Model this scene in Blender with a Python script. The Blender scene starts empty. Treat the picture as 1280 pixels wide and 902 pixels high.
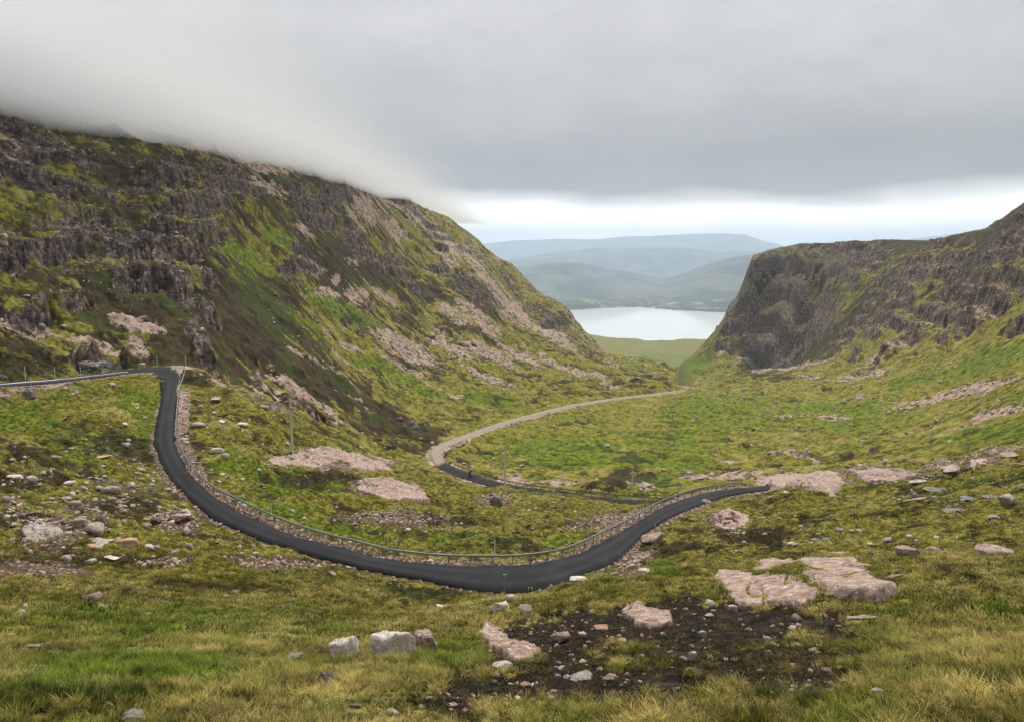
import bpy, bmesh, math, random, time
import numpy as np
from mathutils import Vector, Matrix
T0=time.time()
S=bpy.context.scene
# ---------------------------------------------------------------- camera, sky, sun, exposure
cam=bpy.data.cameras.new("camera"); camo=bpy.data.objects.new("camera",cam); S.collection.objects.link(camo); S.camera=camo
cam.sensor_width=36; cam.lens=36*930/1280; cam.clip_start=.2; cam.clip_end=90000
camo.rotation_euler=(math.radians(90)-math.atan(126/930),0,0)
S.view_settings.view_transform='Standard'; S.view_settings.look='None'; S.view_settings.exposure=1.8; S.view_settings.gamma=1
S.render.engine='CYCLES'; S.cycles.use_denoising=True; S.cycles.use_adaptive_sampling=True; S.cycles.adaptive_threshold=.015
S.cycles.max_bounces=6; S.cycles.diffuse_bounces=2; S.cycles.glossy_bounces=2; S.cycles.volume_bounces=6; S.cycles.transparent_max_bounces=8
SUN_EL,SUN_AZ=math.radians(54),math.radians(14)     # azimuth clockwise from the view direction (+Y)
sl=bpy.data.lights.new("sun","SUN"); sl.energy=1.5; sl.angle=math.radians(10); sl.color=(1,.95,.87)
so=bpy.data.objects.new("sun",sl); S.collection.objects.link(so); so.rotation_euler=(math.radians(90)-SUN_EL,0,-SUN_AZ+math.pi)
so.rotation_euler=Vector((-math.sin(SUN_AZ)*math.cos(SUN_EL),-math.cos(SUN_AZ)*math.cos(SUN_EL),-math.sin(SUN_EL))).to_track_quat('-Z','Y').to_euler()
W=bpy.data.worlds.new("World"); S.world=W; W.use_nodes=True
class NT_:
    """small helper round a node tree"""
    def __init__(s,nt): s.nt=nt; nt.nodes.clear()
    def n(s,t,**k):
        o=s.nt.nodes.new(t)
        for a,b in k.items(): setattr(o,a,b)
        return o
    def put(s,sock,v):
        if hasattr(v,'is_output') or isinstance(v,bpy.types.NodeSocket): s.nt.links.new(v,sock)
        else: sock.default_value=v
    def math(s,op,a,b=0.0,c=0.0,clamp=False):
        o=s.n('ShaderNodeMath',operation=op,use_clamp=clamp)
        for i,v in enumerate((a,b,c)): s.put(o.inputs[i],v)
        return o.outputs[0]
    def step(s,x,a,b,lo=0.0,hi=1.0):
        o=s.n('ShaderNodeMapRange',interpolation_type='SMOOTHSTEP'); s.put(o.inputs[0],x)
        for i,v in zip((1,2,3,4),(a,b,lo,hi)): s.put(o.inputs[i],v)
        return o.outputs[0]
    def mix(s,f,a,b,mode='MIX'):
        o=s.n('ShaderNodeMix',data_type='RGBA',blend_type=mode); s.put(o.inputs[0],f); s.put(o.inputs[6],a); s.put(o.inputs[7],b); return o.outputs[2]
    def noise(s,vec,scale,detail=6,rough=.55,dist=0.0,out=0):
        o=s.n('ShaderNodeTexNoise'); s.put(o.inputs['Vector'],vec); s.put(o.inputs['Scale'],scale); o.inputs['Detail'].default_value=detail
        o.inputs['Roughness'].default_value=rough; o.inputs['Distortion'].default_value=dist; return o.outputs[out]
    def vor(s,vec,scale,feature='F1',out='Distance',rnd=1.0):
        o=s.n('ShaderNodeTexVoronoi',feature=feature); s.put(o.inputs['Vector'],vec); s.put(o.inputs['Scale'],scale); o.inputs['Randomness'].default_value=rnd; return o.outputs[out]
    def mapping(s,vec,scale=(1,1,1),rot=(0,0,0),loc=(0,0,0)):
        o=s.n('ShaderNodeMapping'); s.put(o.inputs[0],vec); o.inputs[1].default_value=loc; o.inputs[2].default_value=rot; o.inputs[3].default_value=scale; return o.outputs[0]
    def attr(s,name,kind='GEOMETRY',out='Fac'):
        return s.n('ShaderNodeAttribute',attribute_name=name,attribute_type=kind).outputs[out]
    def ramp(s,f,stops,interp='LINEAR'):
        o=s.n('ShaderNodeValToRGB'); s.put(o.inputs[0],f); e=o.color_ramp.elements; o.color_ramp.interpolation=interp
        while len(e)<len(stops): e.new(.5)
        for k,(p,c) in enumerate(stops): e[k].position=p; e[k].color=(*c,1)
        return o.outputs[0]
c4=lambda r,g,b:(r,g,b,1)
w=NT_(W.node_tree)
sky=w.n('ShaderNodeTexSky',sky_type='NISHITA'); sky.sun_disc=False; sky.sun_elevation=SUN_EL; sky.sun_rotation=SUN_AZ
blue=w.mix(1.0,sky.outputs[0],c4(.1,.1,.1),'MULTIPLY')
gen=w.n('ShaderNodeTexCoord').outputs['Generated']
sep=w.n('ShaderNodeSeparateXYZ'); w.put(sep.inputs[0],gen); el=sep.outputs[2]
den=w.math('ADD',w.math('MAXIMUM',el,0.0),.045)
pl=w.n('ShaderNodeCombineXYZ'); w.put(pl.inputs[0],w.math('DIVIDE',sep.outputs[0],den)); w.put(pl.inputs[1],w.math('DIVIDE',sep.outputs[1],den))
n1=w.noise(pl.outputs[0],.32,7,.55,.3); n2=w.noise(pl.outputs[0],.11,4,.5); n3=w.noise(w.mapping(gen,(1,1,3.2)),3.0,6,.5)
wob=w.math('ADD',w.math('MULTIPLY',w.math('SUBTRACT',n1,.5),w.step(el,.1,.3,.0,.06)),w.math('MULTIPLY',w.math('SUBTRACT',n3,.5),.075))
e2=w.math('ADD',el,w.math('MULTIPLY',wob,w.step(el,0.0,.12,.3,1.0)))
cl=w.ramp(w.math('MULTIPLY',e2,2.0),[(0.0,(.66,.75,.82)),(.07,(.78,.86,.91)),(.095,(1.15,1.17,1.18)),(.125,(1.3,1.3,1.29)),(.150,(.66,.66,.66)),(.178,(.25,.247,.245)),(.25,(.27,.268,.266)),(.40,(.44,.443,.45)),(.60,(.53,.535,.55)),(.78,(.50,.505,.52)),(1.0,(.56,.565,.58))])
zen=w.step(el,.36,1.0,.325,.44)
n4=w.noise(w.mapping(gen,(1,1,2.2)),7.0,7,.62); mott=w.math('ADD',.66,w.math('ADD',w.math('MULTIPLY',n1,w.step(el,.08,.3,.04,.18)),w.math('MULTIPLY',n4,.50)))
cl=w.mix(1.0,cl,w.math('MULTIPLY',zen,mott),'MULTIPLY'); cl=w.mix(1.0,cl,c4(1.05,1.0,.955),'MULTIPLY')
holes=w.math('MULTIPLY',w.step(n2,.52,.62),w.step(el,.05,.0,0.0,.35))
cl=w.mix(w.math('ADD',.03,holes),cl,blue)
bg=w.n('ShaderNodeBackground'); w.put(bg.inputs[0],cl); bg.inputs[1].default_value=1.0
wo=w.n('ShaderNodeOutputWorld'); w.put(wo.inputs[0],bg.outputs[0])
import math, numpy as np
F_PX=930.0; CX=640.0; CY=451.0
PITCH=math.atan(126.0/930.0)
cp,sp=math.cos(PITCH),math.sin(PITCH)
SEA=-370.0
def pix_dir(px,py):
    a=(np.asarray(px,float)-CX)/F_PX; b=(CY-np.asarray(py,float))/F_PX
    x=a; y=cp+b*sp; z=-sp+b*cp
    h=np.hypot(x,y)
    return np.arctan2(x,y), z/h
def project(x,y,z):
    d=y*cp-z*sp
    return CX+F_PX*x/d, CY-F_PX*(y*sp+z*cp)/d
def sstep(a,b,x):
    t=np.clip((x-a)/(b-a),0,1); return t*t*(3-2*t)
_rs=np.random.RandomState(11)
_perm=_rs.permutation(256); _perm=np.concatenate([_perm,_perm])
_ang=_rs.rand(256)*2*np.pi; _gx=np.cos(_ang); _gy=np.sin(_ang)
def noise(x,y):
    xi=np.floor(x).astype(np.int64); yi=np.floor(y).astype(np.int64)
    xf=x-xi; yf=y-yi; xi&=255; yi&=255
    u=xf*xf*xf*(xf*(xf*6-15)+10); v=yf*yf*yf*(yf*(yf*6-15)+10)
    def g(ix,iy,fx,fy):
        h=_perm[_perm[ix&255]+(iy&255)]
        return _gx[h]*fx+_gy[h]*fy
    a=g(xi,yi,xf,yf); b=g(xi+1,yi,xf-1,yf); c=g(xi,yi+1,xf,yf-1); d=g(xi+1,yi+1,xf-1,yf-1)
    return ((a+(b-a)*u)+((c+(d-c)*u)-(a+(b-a)*u))*v)*1.5
def fbm(x,y,lam,octs,gain=.5,ridged=False):
    s=0; a=1; t=0
    for o in range(octs):
        n=noise(x/lam+17.3*o,y/lam-9.1*o)
        if ridged: n=1-2*np.abs(n)*1.4
        s=s+a*n; t+=a; a*=gain; lam/=2.03
    return s/t
# ---------------------------------------------------------------- control points (pixel column, pixel row, horizontal metres)
CPTS={
-250:[(902,9),(800,21),(700,42),(600,70),(520,98),(470,112),(400,138),(325,165),(250,195),(180,230),(110,270),(60,300),(75,420),(110,700)],
-120:[(902,10),(800,22),(700,44),(600,75),(520,104),(475,122),(400,150),(325,182),(250,212),(180,250),(110,300),(95,325),(105,420),(140,700)],
0:[(902,11),(850,16),(800,24),(750,34),(700,48),(650,64),(600,80),(550,97),(510,112),(488,122),(465,135),(430,150),(400,165),(350,190),(300,215),(250,240),(200,275),(160,310),(118,345),(122,420),(150,700)],
100:[(902,11),(850,16),(800,24),(750,35),(700,50),(650,68),(600,86),(550,103),(510,118),(480,132),(455,152),(420,172),(380,195),(330,225),(280,252),(230,282),(190,315),(150,362),(124,392),(130,470),(160,750)],
180:[(902,11),(850,16),(800,24),(750,36),(700,50),(650,70),(600,88),(550,104),(510,120),(480,136),(452,160),(400,195),(350,225),(300,258),(250,290),(200,330),(160,385),(132,425),(140,520),(170,800)],
240:[(902,11),(850,16),(800,24),(750,36),(710,48),(680,58),(650,72),(452,168),(400,205),(350,238),(300,272),(250,308),(200,355),(165,405),(143,440),(152,540),(180,850)],
300:[(902,11),(850,16),(800,24),(750,37),(700,54),(675,66),(600,92),(560,104),(520,118),(485,130),(498,150),(478,180),(430,220),(380,255),(330,292),(280,330),(230,372),(190,425),(160,462),(172,570),(200,900)],
365:[(902,11),(850,16),(800,25),(750,38),(710,54),(690,64),(640,82),(600,96),(566,113),(530,128),(517,134),(530,155),(512,190),(470,222),(420,262),(370,305),(320,350),(270,392),(220,450),(182,512),(195,620),(230,950)],
430:[(902,11),(830,20),(800,26),(770,34),(740,45),(720,56),(650,84),(620,97),(590,112),(565,126),(550,136),(562,155),(545,190),(500,235),(450,285),(400,335),(350,390),(300,445),(250,505),(206,575),(222,700),(270,1100)],
500:[(902,11),(820,20),(785,28),(772,32),(772,40),(750,50),(735,58),(660,83),(630,98),(600,120),(580,142),(588,160),(568,200),(530,248),(490,300),(440,365),(390,440),(340,520),(290,605),(246,675),(262,800),(310,1200)],
560:[(902,11),(820,21),(780,30),(762,37),(765,46),(748,56),(665,84),(632,104),(608,122),(596,145),(528,270),(490,325),(450,395),(400,480),(350,570),(310,660),(272,740),(298,880),(380,1500),(450,2300)],
600:[(902,11),(820,21),(775,31),(756,37),(760,48),(748,58),(660,86),(630,105),(612,126),(620,150),(560,225),(515,300),(480,360),(440,430),(400,510),(350,620),(306,790),(335,900),(400,1500),(452,2300)],
640:[(902,11),(800,24),(765,32),(750,38),(758,48),(750,57),(660,88),(632,105),(614,128),(622,148),(585,185),(555,232),(530,275),(500,345),(460,430),(430,510),(400,600),(365,720),(331,815),(362,930),(430,1500),(456,2300)],
680:[(902,11),(800,24),(765,32),(746,38),(753,48),(744,58),(660,88),(634,106),(620,128),(590,178),(555,228),(525,285),(495,370),(460,455),(430,545),(400,660),(367,805),(400,940),(440,1500),(458,2300)],
712:[(902,11),(800,24),(760,32),(738,39),(744,50),(735,60),(655,90),(635,106),(621,128),(585,185),(550,232),(522,290),(480,420),(450,500),(425,590),(405,700),(389,800),(425,930),(450,1500),(456,2400),(425,3300),(417,3650)],
740:[(902,11),(800,23),(755,32),(728,40),(735,52),(650,95),(633,115),(600,165),(565,210),(530,275),(475,440),(455,520),(438,620),(424,730),(448,860),(452,1500),(458,2350),(430,3150),(421,3350),(418,3550),(425,3900)],
790:[(902,10),(800,22),(750,32),(712,42),(715,56),(600,166),(570,208),(535,270),(505,350),(478,450),(463,540),(448,660),(472,780),(470,1500),(460,2350),(440,2930),(430,3250),(424,3420),(424,3700)],
830:[(902,10),(800,21),(750,32),(712,42),(712,58),(595,172),(560,225),(530,280),(505,345),(482,430),(465,550),(459,620),(478,760),(476,1500),(464,2300),(445,2800),(430,3300),(426,3400),(427,3700)],
860:[(902,10),(800,21),(745,32),(710,42),(705,58),(668,82),(650,92),(595,174),(560,228),(530,280),(505,345),(485,430),(474,540),(482,650),(469,880),(457,1000),(470,1500),(462,2350),(432,3200),(424,3430),(424,3700)],
885:[(475,500),(470,560),(480,680),(468,900),(450,980),(437,1010),(452,1300),(462,2300),(424,3430),(424,3700)],
900:[(902,10),(800,21),(745,31),(712,42),(705,56),(670,76),(648,92),(600,172),(570,207),(540,255),(510,320),(490,400),(475,480),(467,560),(478,690),(462,920),(440,980),(418,1020),(440,1300),(460,2300)],
915:[(466,570),(476,700),(462,930),(430,1000),(400,1030),(386,1045),(420,1300),(455,2300)],
930:[(465,570),(475,700),(462,930),(430,985),(400,1010),(375,1035),(358,1055),(380,1300),(440,2300)],
943:[(463,570),(473,700),(460,930),(430,975),(400,1000),(370,1020),(340,1045),(322,1080),(335,1300),(370,2300)],
960:[(902,10),(800,21),(750,28),(715,38),(712,50),(690,62),(665,78),(640,98),(600,122),(612,150),(585,188),(550,235),(520,285),(490,375),(470,460),(461,570),(470,700),(457,905),(430,950),(400,980),(360,1020),(330,1050),(314,1090),(326,1350),(350,2300)],
1000:[(902,10),(800,21),(740,29),(700,38),(702,50),(688,60),(660,76),(630,97),(598,120),(610,150),(580,190),(550,230),(520,290),(490,370),(470,450),(457,570),(463,700),(450,830),(430,870),(400,900),(360,950),(332,1000),(309,1060),(319,1400),(335,2300)],
1060:[(902,10),(800,21),(740,30),(700,38),(702,48),(690,60),(655,78),(625,96),(590,120),(600,150),(580,180),(550,222),(520,275),(490,340),(465,420),(445,510),(420,590),(400,640),(370,710),(340,790),(303,910),(314,1200),(345,2300)],
1130:[(902,10),(800,21),(740,30),(698,39),(700,48),(686,58),(650,76),(615,98),(580,122),(588,145),(568,175),(540,212),(510,255),(480,310),(455,370),(430,420),(400,470),(370,530),(340,610),(315,710),(300,790),(312,1000),(345,2000)],
1200:[(902,10),(800,21),(740,30),(696,39),(698,47),(684,56),(650,72),(610,96),(575,120),(582,140),(560,165),(530,195),(500,235),(470,280),(440,325),(400,380),(360,435),(330,495),(294,590),(306,750),(350,1800)],
1280:[(902,10),(800,21),(740,31),(694,41),(696,48),(680,56),(640,74),(600,92),(562,115),(568,130),(545,150),(510,182),(480,212),(450,242),(410,288),(370,328),(330,378),(290,430),(256,480),(270,600),(335,1600)],
1400:[(902,9),(800,20),(700,41),(640,64),(600,82),(552,110),(535,135),(500,165),(450,205),(400,255),(350,298),(290,345),(230,400),(205,440),(215,560),(250,1500)],
1540:[(902,9),(800,19),(700,38),(640,58),(600,74),(545,100),(500,130),(440,175),(380,220),(310,265),(240,310),(185,360),(165,400),(180,520),(230,1400)],
}
# upper road: outer (valley-side) edge, inner edge, height
UP=[((-130,490),(-130,502),-15.5),((-60,484),(-60,493),-16.6),((0,478),(0,485),-17.5),((69,473),(69,479),-18.3),((120,467),(121,473),-19.0),((159,461.5),(160,468.5),-19.6),
((185,458.5),(180,469.5),-20.0),((205,457.5),(190,472),-20.3),((220,458.3),(197,476),-20.5),((229,461),(200.5,480),-20.7),((231.5,465.5),(202,486),-20.9),((229,475),(202,493),-21.2),((224.5,488),(201,501),-21.6),((220.8,511),(197,518),-22.2),((218.6,534),(193.3,538),-22.8),((219.2,553),(192.3,554),-23.3),
((227,572),(197,569),-23.8),((235.6,587),(203,583.5),-24.2),((248.8,603.5),(213,600),-24.6),((267.5,619.5),(232,619),-25.1),((293.8,635.5),(258,641),-25.5),((320,649),(287,657),-25.9),((350,661.5),(322,671.5),-26.3),((387.5,674.3),(362,685),-26.7),((440,687.5),(420,701.5),-27.2),((477.5,697),(462,711),-27.7),((524,703.2),(509,720),-28.1),((571,705.7),(562,731),-28.5),
((612,706),(602,737.5),-28.8),((650,705),(655,739),-29.1),((681,701.7),(697,731),-29.5),((716,693.5),(735,716),-29.9),((742,681.8),(765,705),-30.3),((774.5,664.2),(789,688),-30.8),((798,651),(806,668),-31.3),((821,637.2),(831,652),-31.8),((844,626.8),(853,641),-32.3),((874,617.3),(884,629),-32.9),((911,610.6),(917,618.5),-33.6),((949,607),(951,613.5),-34.2),((985,606),(985,612),-35.0)]
# lower road: rail-side edge, hill-side edge, height
LO=[((985,612),(985,620),-38.0),((930,617),(930,624),-40.0),((880,623.5),(880,631),-41.5),((830,626.5),(830,634),-43.0),((790,624),(788,630.5),-44.2),((740,619.5),(738,626.5),-45.3),((700,614.5),(697,621.5),-46.3),((665,610),(661,617.5),-47.3),((633,603.8),(627,611),-48.4),((613,599),(606,607),-49.2),((590,591),(581,600.5),-50.2),((572,584.5),(561,593),-51.1),((560,578),(546,585.5),-52.0),((553,572.5),(537.5,575),-52.6),((551.5,567.5),(534.7,566.5),-53.2),((556,561.8),(540,557.8),-54.2),
((573,554),(558,549.5),-55.4),((602,541.5),(593,537.3),-57.3),((651,525.8),(645,521.3),-60.3),((717,508.8),(712,505),-64.0),((767,500.2),(763,497.2),-67.5),((827,492.7),(824,490.2),-72.0),((850,489.4),(849,487.2),-74.0),((861,486.4),(862,484.6),-75.3),((856,484),(860,482.4),-76.2),((843,482.2),(845,480.9),-77.0)]
def road_world(R):
    out=[]
    for a,b,z in R:
        r=[]
        for p in (a,b):
            th,s=pix_dir(p[0],p[1]); rr=z/s; r.append((float(rr*np.sin(th)),float(rr*np.cos(th)),z))
        out.append(r)
    return np.array(out) # n,2,3
def densify(R,step=1.2):
    P=R.reshape(len(R),6); d=np.r_[0,np.cumsum(np.linalg.norm(np.diff((R[:,0]+R[:,1])/2,axis=0),axis=1))]
    t=np.arange(0,d[-1],step); n=len(P)
    # Catmull-Rom via tangents
    m=np.zeros_like(P)
    m[1:-1]=(P[2:]-P[:-2])/(d[2:]-d[:-2])[:,None]; m[0]=(P[1]-P[0])/(d[1]-d[0]); m[-1]=(P[-1]-P[-2])/(d[-1]-d[-2])
    i=np.clip(np.searchsorted(d,t,side='right')-1,0,n-2); h=(d[i+1]-d[i])[:,None]; u=((t-d[i])[:,None])/h
    Q=(2*u**3-3*u**2+1)*P[i]+(u**3-2*u**2+u)*h*m[i]+(-2*u**3+3*u**2)*P[i+1]+(u**3-u**2)*h*m[i+1]
    return Q.reshape(-1,2,3)
ROAD_UP=densify(road_world(UP)); ROAD_LO=densify(road_world(LO))
def tps_fit():
    T=[];L=[];S=[]
    def add(px,py,r):
        th,s=pix_dir(px,py); T.append(float(th));L.append(math.log(r));S.append(float(s))
    for px,l in CPTS.items():
        for py,r in l: add(px,py,r)
        if l[0][0]==902:
            th,s=pix_dir(px,902); r0=l[0][1]; z0=s*r0
            for rr in (2.5,5.0):
                T.append(float(th)+.0);L.append(math.log(rr));S.append(float((z0+(r0-rr)*.12)/rr) )
    for Rw in (ROAD_UP[::9],ROAD_LO[::9]):
        c=Rw.mean(axis=1)
        for x,y,z in c:
            r=math.hypot(x,y); T.append(math.atan2(x,y));L.append(math.log(r));S.append((z-.3)/r)
    T=np.array(T)*4.0;L=np.array(L);S=np.array(S)
    # S*r^? keep slope
    def K(a,b,c,d):
        q=(a[:,None]-c[None])**2+(b[:,None]-d[None])**2
        return .5*q*np.log(q+1e-12)
    n=len(T); A=np.zeros((n+3,n+3)); A[:n,:n]=K(T,L,T,L)+np.eye(n)*1e-4
    P=np.c_[np.ones(n),T,L]; A[:n,n:]=P; A[n:,:n]=P.T
    w=np.linalg.solve(A,np.r_[S,0,0,0])
    def ev(th,l):
        sh=th.shape; t=th.ravel()*4.0; l=l.ravel(); o=np.empty(len(t))
        for k in range(0,len(t),20000):
            a=t[k:k+20000];b=l[k:k+20000]
            o[k:k+20000]=K(a,b,T,L)@w[:n]+w[n]+w[n+1]*a+w[n+2]*b
        return o.reshape(sh)
    return ev,(T/4,L,S)
# ---------------------------------------------------------------- polar grid
NT=1080
TH=np.linspace(math.radians(-44),math.radians(44),NT)
def rows():
    segs=[(2.2,8,22),(8,60,230),(60,150,240),(150,1150,500),(1150,4600,90)]
    o=[]
    for a,b,n in segs: o+=list(np.exp(np.linspace(math.log(a),math.log(b),n,endpoint=False)))
    return np.array(o+[4600.0])
RR=rows(); LR=np.log(RR); NR=len(RR)
def base_slope():
    ev,_=tps_fit()
    tc=np.linspace(TH[0],TH[-1],420); lc=np.linspace(LR[0],LR[-1],460)
    G=ev(*np.meshgrid(tc,lc,indexing='ij'))
    # cubic (Catmull-Rom) upsample along both axes
    def up(G,xc,x):
        h=xc[1]-xc[0]; f=(x-xc[0])/h; i=np.clip(np.floor(f).astype(int),0,len(xc)-2); u=f-i
        g=lambda k:G[np.clip(i+k,0,len(xc)-1)]
        u=u[:,None]; p0,p1,p2,p3=g(-1),g(0),g(1),g(2)
        return p1+.5*u*(p2-p0+u*(2*p0-5*p1+4*p2-p3+u*(3*(p1-p2)+p3-p0)))
    A=up(G,tc,TH); return up(A.T.copy(),lc,LR).T
# ---------------------------------------------------------------- displaced terrain and its surface masks
SL=base_slope(); R2=RR[None,:]; ST,CT=np.sin(TH)[:,None],np.cos(TH)[:,None]
X=R2*ST; Y=R2*CT; Z=SL*R2
Z0=Z.copy(); PX,PY=project(X,Y,Z0); RG=np.broadcast_to(R2,X.shape)
def poly(v,pts):
    p=sorted(pts); return np.interp(v,[a for a,b in p],[b for a,b in p])
PXH=CX+F_PX*np.tan(np.clip(TH,-1.2,1.2))[:,None]*np.ones_like(R2)/cp   # column of a point on the horizon
# foot of the left hillside and of the right crags, in metres from the viewpoint
FOOT_L=poly(PXH[:,0],[(-400,105),(-250,116),(-120,126),(0,134),(100,148),(180,154),(240,160),(300,152),(365,158),(430,160),(500,178),(545,222),(600,270),(650,330),(716,345),(770,372),(830,412),(862,455),(885,520),(900,4000)])[:,None]
FOOT_R=poly(PXH[:,0],[(860,880),(900,760),(940,760),(960,720),(1000,720),(1060,560),(1130,440),(1200,360),(1280,300),(1400,240),(1700,160)])[:,None]
mL=sstep(.98,1.06,RG/FOOT_L)*sstep(900,830,PXH)*sstep(1500,1200,RG)
mR=sstep(.9,1.1,RG/FOOT_R)*sstep(850,885,PXH)*sstep(1700,1400,RG)
FLIP=1150.0
plain=sstep(1200,1500,RG)
# crag strength (terracing) from blobs given where they stand
def blobs(B,warp=7.0,mask=None):
    wx=PX+warp*fbm(PX,PY,28,3); wy=PY+warp*fbm(PX+99,PY-40,22,3)
    o=np.zeros_like(PX)
    for b in B:
        px,py,rx,ry=b[:4]; a=math.radians(b[4] if len(b)>4 else 0); s=b[5] if len(b)>5 else 1.0
        r0=b[6] if len(b)>6 else 0; r1=b[7] if len(b)>7 else 9e9
        dx,dy=wx-px,wy-py; u=(dx*math.cos(a)+dy*math.sin(a))/rx; v=(-dx*math.sin(a)+dy*math.cos(a))/ry
        g=s*sstep(1.55,.35,np.sqrt(u*u+v*v))
        if r1<9e8 or r0>0: g=g*((RG>r0)&(RG<r1))
        if s<0: o=o*(1+g)
        else: o=np.maximum(o,g)
    return o
def wide(B,r0,r1): return [tuple(list(b)+[0,1][len(b)-4:])+(r0,r1) for b in B]
CRAG=[(40,200,90,60,5),(120,240,110,50,8),(60,300,120,45,0),(150,330,100,50,0),(230,340,38,75,-38),(245,420,16,46,-25),(215,290,70,50,30),(298,238,62,24,-6),(250,205,60,16,0),(180,170,70,14,0),
 (400,262,55,22,20),(365,330,30,26),(420,245,30,14),(478,385,32,13,10),(500,338,46,18,40),(540,300,55,15,42,.75),(590,330,70,13,44,.7),(650,368,60,11,42,.7),(700,405,42,9,38,.8),(560,345,30,14,30),(520,365,26,10,20),(440,300,40,18,40),(480,240,40,10,25),(590,360,40,12,40),
 (520,535,22,9,20),(573,500,15,6,20),(260,470,40,9,20),(370,505,60,6,28),(120,452,45,8,0),(30,395,60,12,5),(90,385,60,12,10)]
CRAG_R=[(980,345,60,40,0),(1000,390,60,40,10),(960,420,60,35,-30),(1060,330,60,28,0),(1130,345,70,28,-25),(1200,330,60,30,-25),(1260,300,50,30,-20),(1100,400,70,18,-30),(1180,385,80,22,-30),(1250,370,50,20,-28),(1130,430,50,12,-28),(1200,405,60,14,-28),(1000,425,60,18,-35),(1060,450,20,9,-20),(1080,465,25,7,-25),(1270,410,30,12,-25),(930,400,30,60,20)]
KL=blobs(wide(CRAG,125,1150))*mL; KR=blobs(wide(CRAG_R,190,1500))*np.maximum(mR,sstep(190,240,RG)*(PXH>990))
KL=KL*.86; KR=np.clip(KR*1.2,0,1.15); K=np.maximum(KL,KR)
_a=math.radians(-28); dgr=fbm((X*math.cos(_a)+Y*math.sin(_a))/3.2,-X*math.sin(_a)+Y*math.cos(_a),26,4)
brk=fbm(X,Y,46,4)
K=K*(1-.0)+(KR>KL)*(K>.02)*(.9*dgr-.12)
brk2=fbm(X+40,Y-60,15,4,.6)
Kr=sstep(.42,.90,K+(.95*brk+.55*brk2)*(K>.02)+.02*K)
# hummocks: each wavelength fades in where it is small in the view
D=np.zeros_like(Z)
for i,(lam,amp) in enumerate([(90,.035),(42,.045),(20,.05),(9.5,.055),(4.4,.06),(2.0,.055),(.95,.05),(.45,.05),(.21,.045)]):
    wgt=sstep(4.5*lam,9*lam,RG)*sstep(1500*lam,700*lam,RG)
    nn=noise(X/lam+31*i,Y/lam+7*i)
    D+=wgt*amp*lam*nn
rough=1.05+.7*Kr+.75*mL
DM=fbm(X+11,Y+3,11,2)*sstep(60,110,RG)+fbm(X,Y,4.4,2)*sstep(25,45,RG)+fbm(X,Y+70,1.3,2)*.8
D+=.55*DM*sstep(25,60,RG)*(1-plain)
D*=rough
# downslope grooves on the left hillside and right meadow
ang=math.radians(20); gu=X*math.cos(ang)+Y*math.sin(ang); gv=-X*math.sin(ang)+Y*math.cos(ang)
gro=fbm(gu/5.5,gv,11,4); gro2=fbm(gu/7,gv+300,3.6,3)
D+=mL*(1-.5*Kr)*(1.5*gro+.45*gro2)*sstep(110,200,RG)
ang=math.radians(-28); hu=X*math.cos(ang)+Y*math.sin(ang); hv=-X*math.sin(ang)+Y*math.cos(ang)
mV=(1-mL)*sstep(150,200,RG)
groR=fbm(hu/3.5,hv,9,4)
D+=mV*.45*groR*(PXH>850)
# valley bog terraces
D+=mV*(1-mR)*(.5*fbm(X,Y/1.0,14,4,ridged=True))*sstep(700,300,RG)
Z=Z+D
# ledges: benches and risers following the contours where there is crag
RIS=[]
def terrace(z,H,x,y,lam,sharp,off,ris=True):
    q=z/H+off+1.1*fbm(x,y,lam,3); f=q-np.floor(q)
    g=sstep(.5-sharp,.5+sharp,f)
    if ris: RIS.append(sstep(sharp*1.3,sharp*.55,np.abs(f-.5)))
    return H*(g-f)
jit=fbm(X,Y,5.0,4,.6)
t1=terrace(Z+1.6*brk2,10.0,X,Y,95,.2,.3); t2=terrace(Z+1.2*jit,4.2,X,Y,30,.2,.1); t3=terrace(Z+.5*jit,1.6,X,Y,12,.25,.6)
far=sstep(600,1000,RG)
t4=terrace(Z,30.0,X,Y,160,.2,.2)
Z=Z+Kr*(.85*t1+.6*t2+.5*t3)*(1-far)+Kr*far*(.8*t4+.8*t1+.3*t2)
_b=fbm(X+300,Y,80,3,.5,True)
Z=Z+far*mR*sstep(.1,.6,Kr+.3)*13*(_b-.25)
# the right-hand cliff: level rim and sharp nose
_cp=[(850,470,1030),(860,457,1030),(880,441,1030),(896,423,1035),(908,405,1035),(912,390,1040),(924,378,1045),(930,357,1050),(935,337,1055),(941,319,1060),(960,313,1065),(1000,304,1060),(1060,302.5,910),(1100,300,840),(1130,300,790),(1160,297,700),(1200,292,590),(1220,289,560),(1250,275,520),(1280,257,480)]
_h=[(p,float(pix_dir(p,q_)[1])*r_) for p,q_,r_ in _cp]; CAP=poly(PXH[:,0],_h)[:,None]+1.2*fbm(X,Y,60,4)
_m=(PXH>850)&(PXH<1290); _sm=sstep(450,650,RG)*_m
Z=np.where(_sm>0,Z-np.maximum(Z-CAP,0)*_sm,Z)
_w2=sstep(1015,1070,RG)*sstep(1600,1250,RG)*sstep(905,925,PXH)*sstep(1060,1000,PXH)
Z=Z*(1-_w2)+CAP*_w2
# upright joints in the risers
rid=fbm(X,Y,6.5,4,.55); rid2=fbm(X+50,Y,19,3,.5,True)
Z=Z+Kr*(.8*rid+(1.0+.8*far)*rid2*sstep(200,400,RG)*(.3+.7*RIS[0]))*sstep(120,200,RG)
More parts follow.
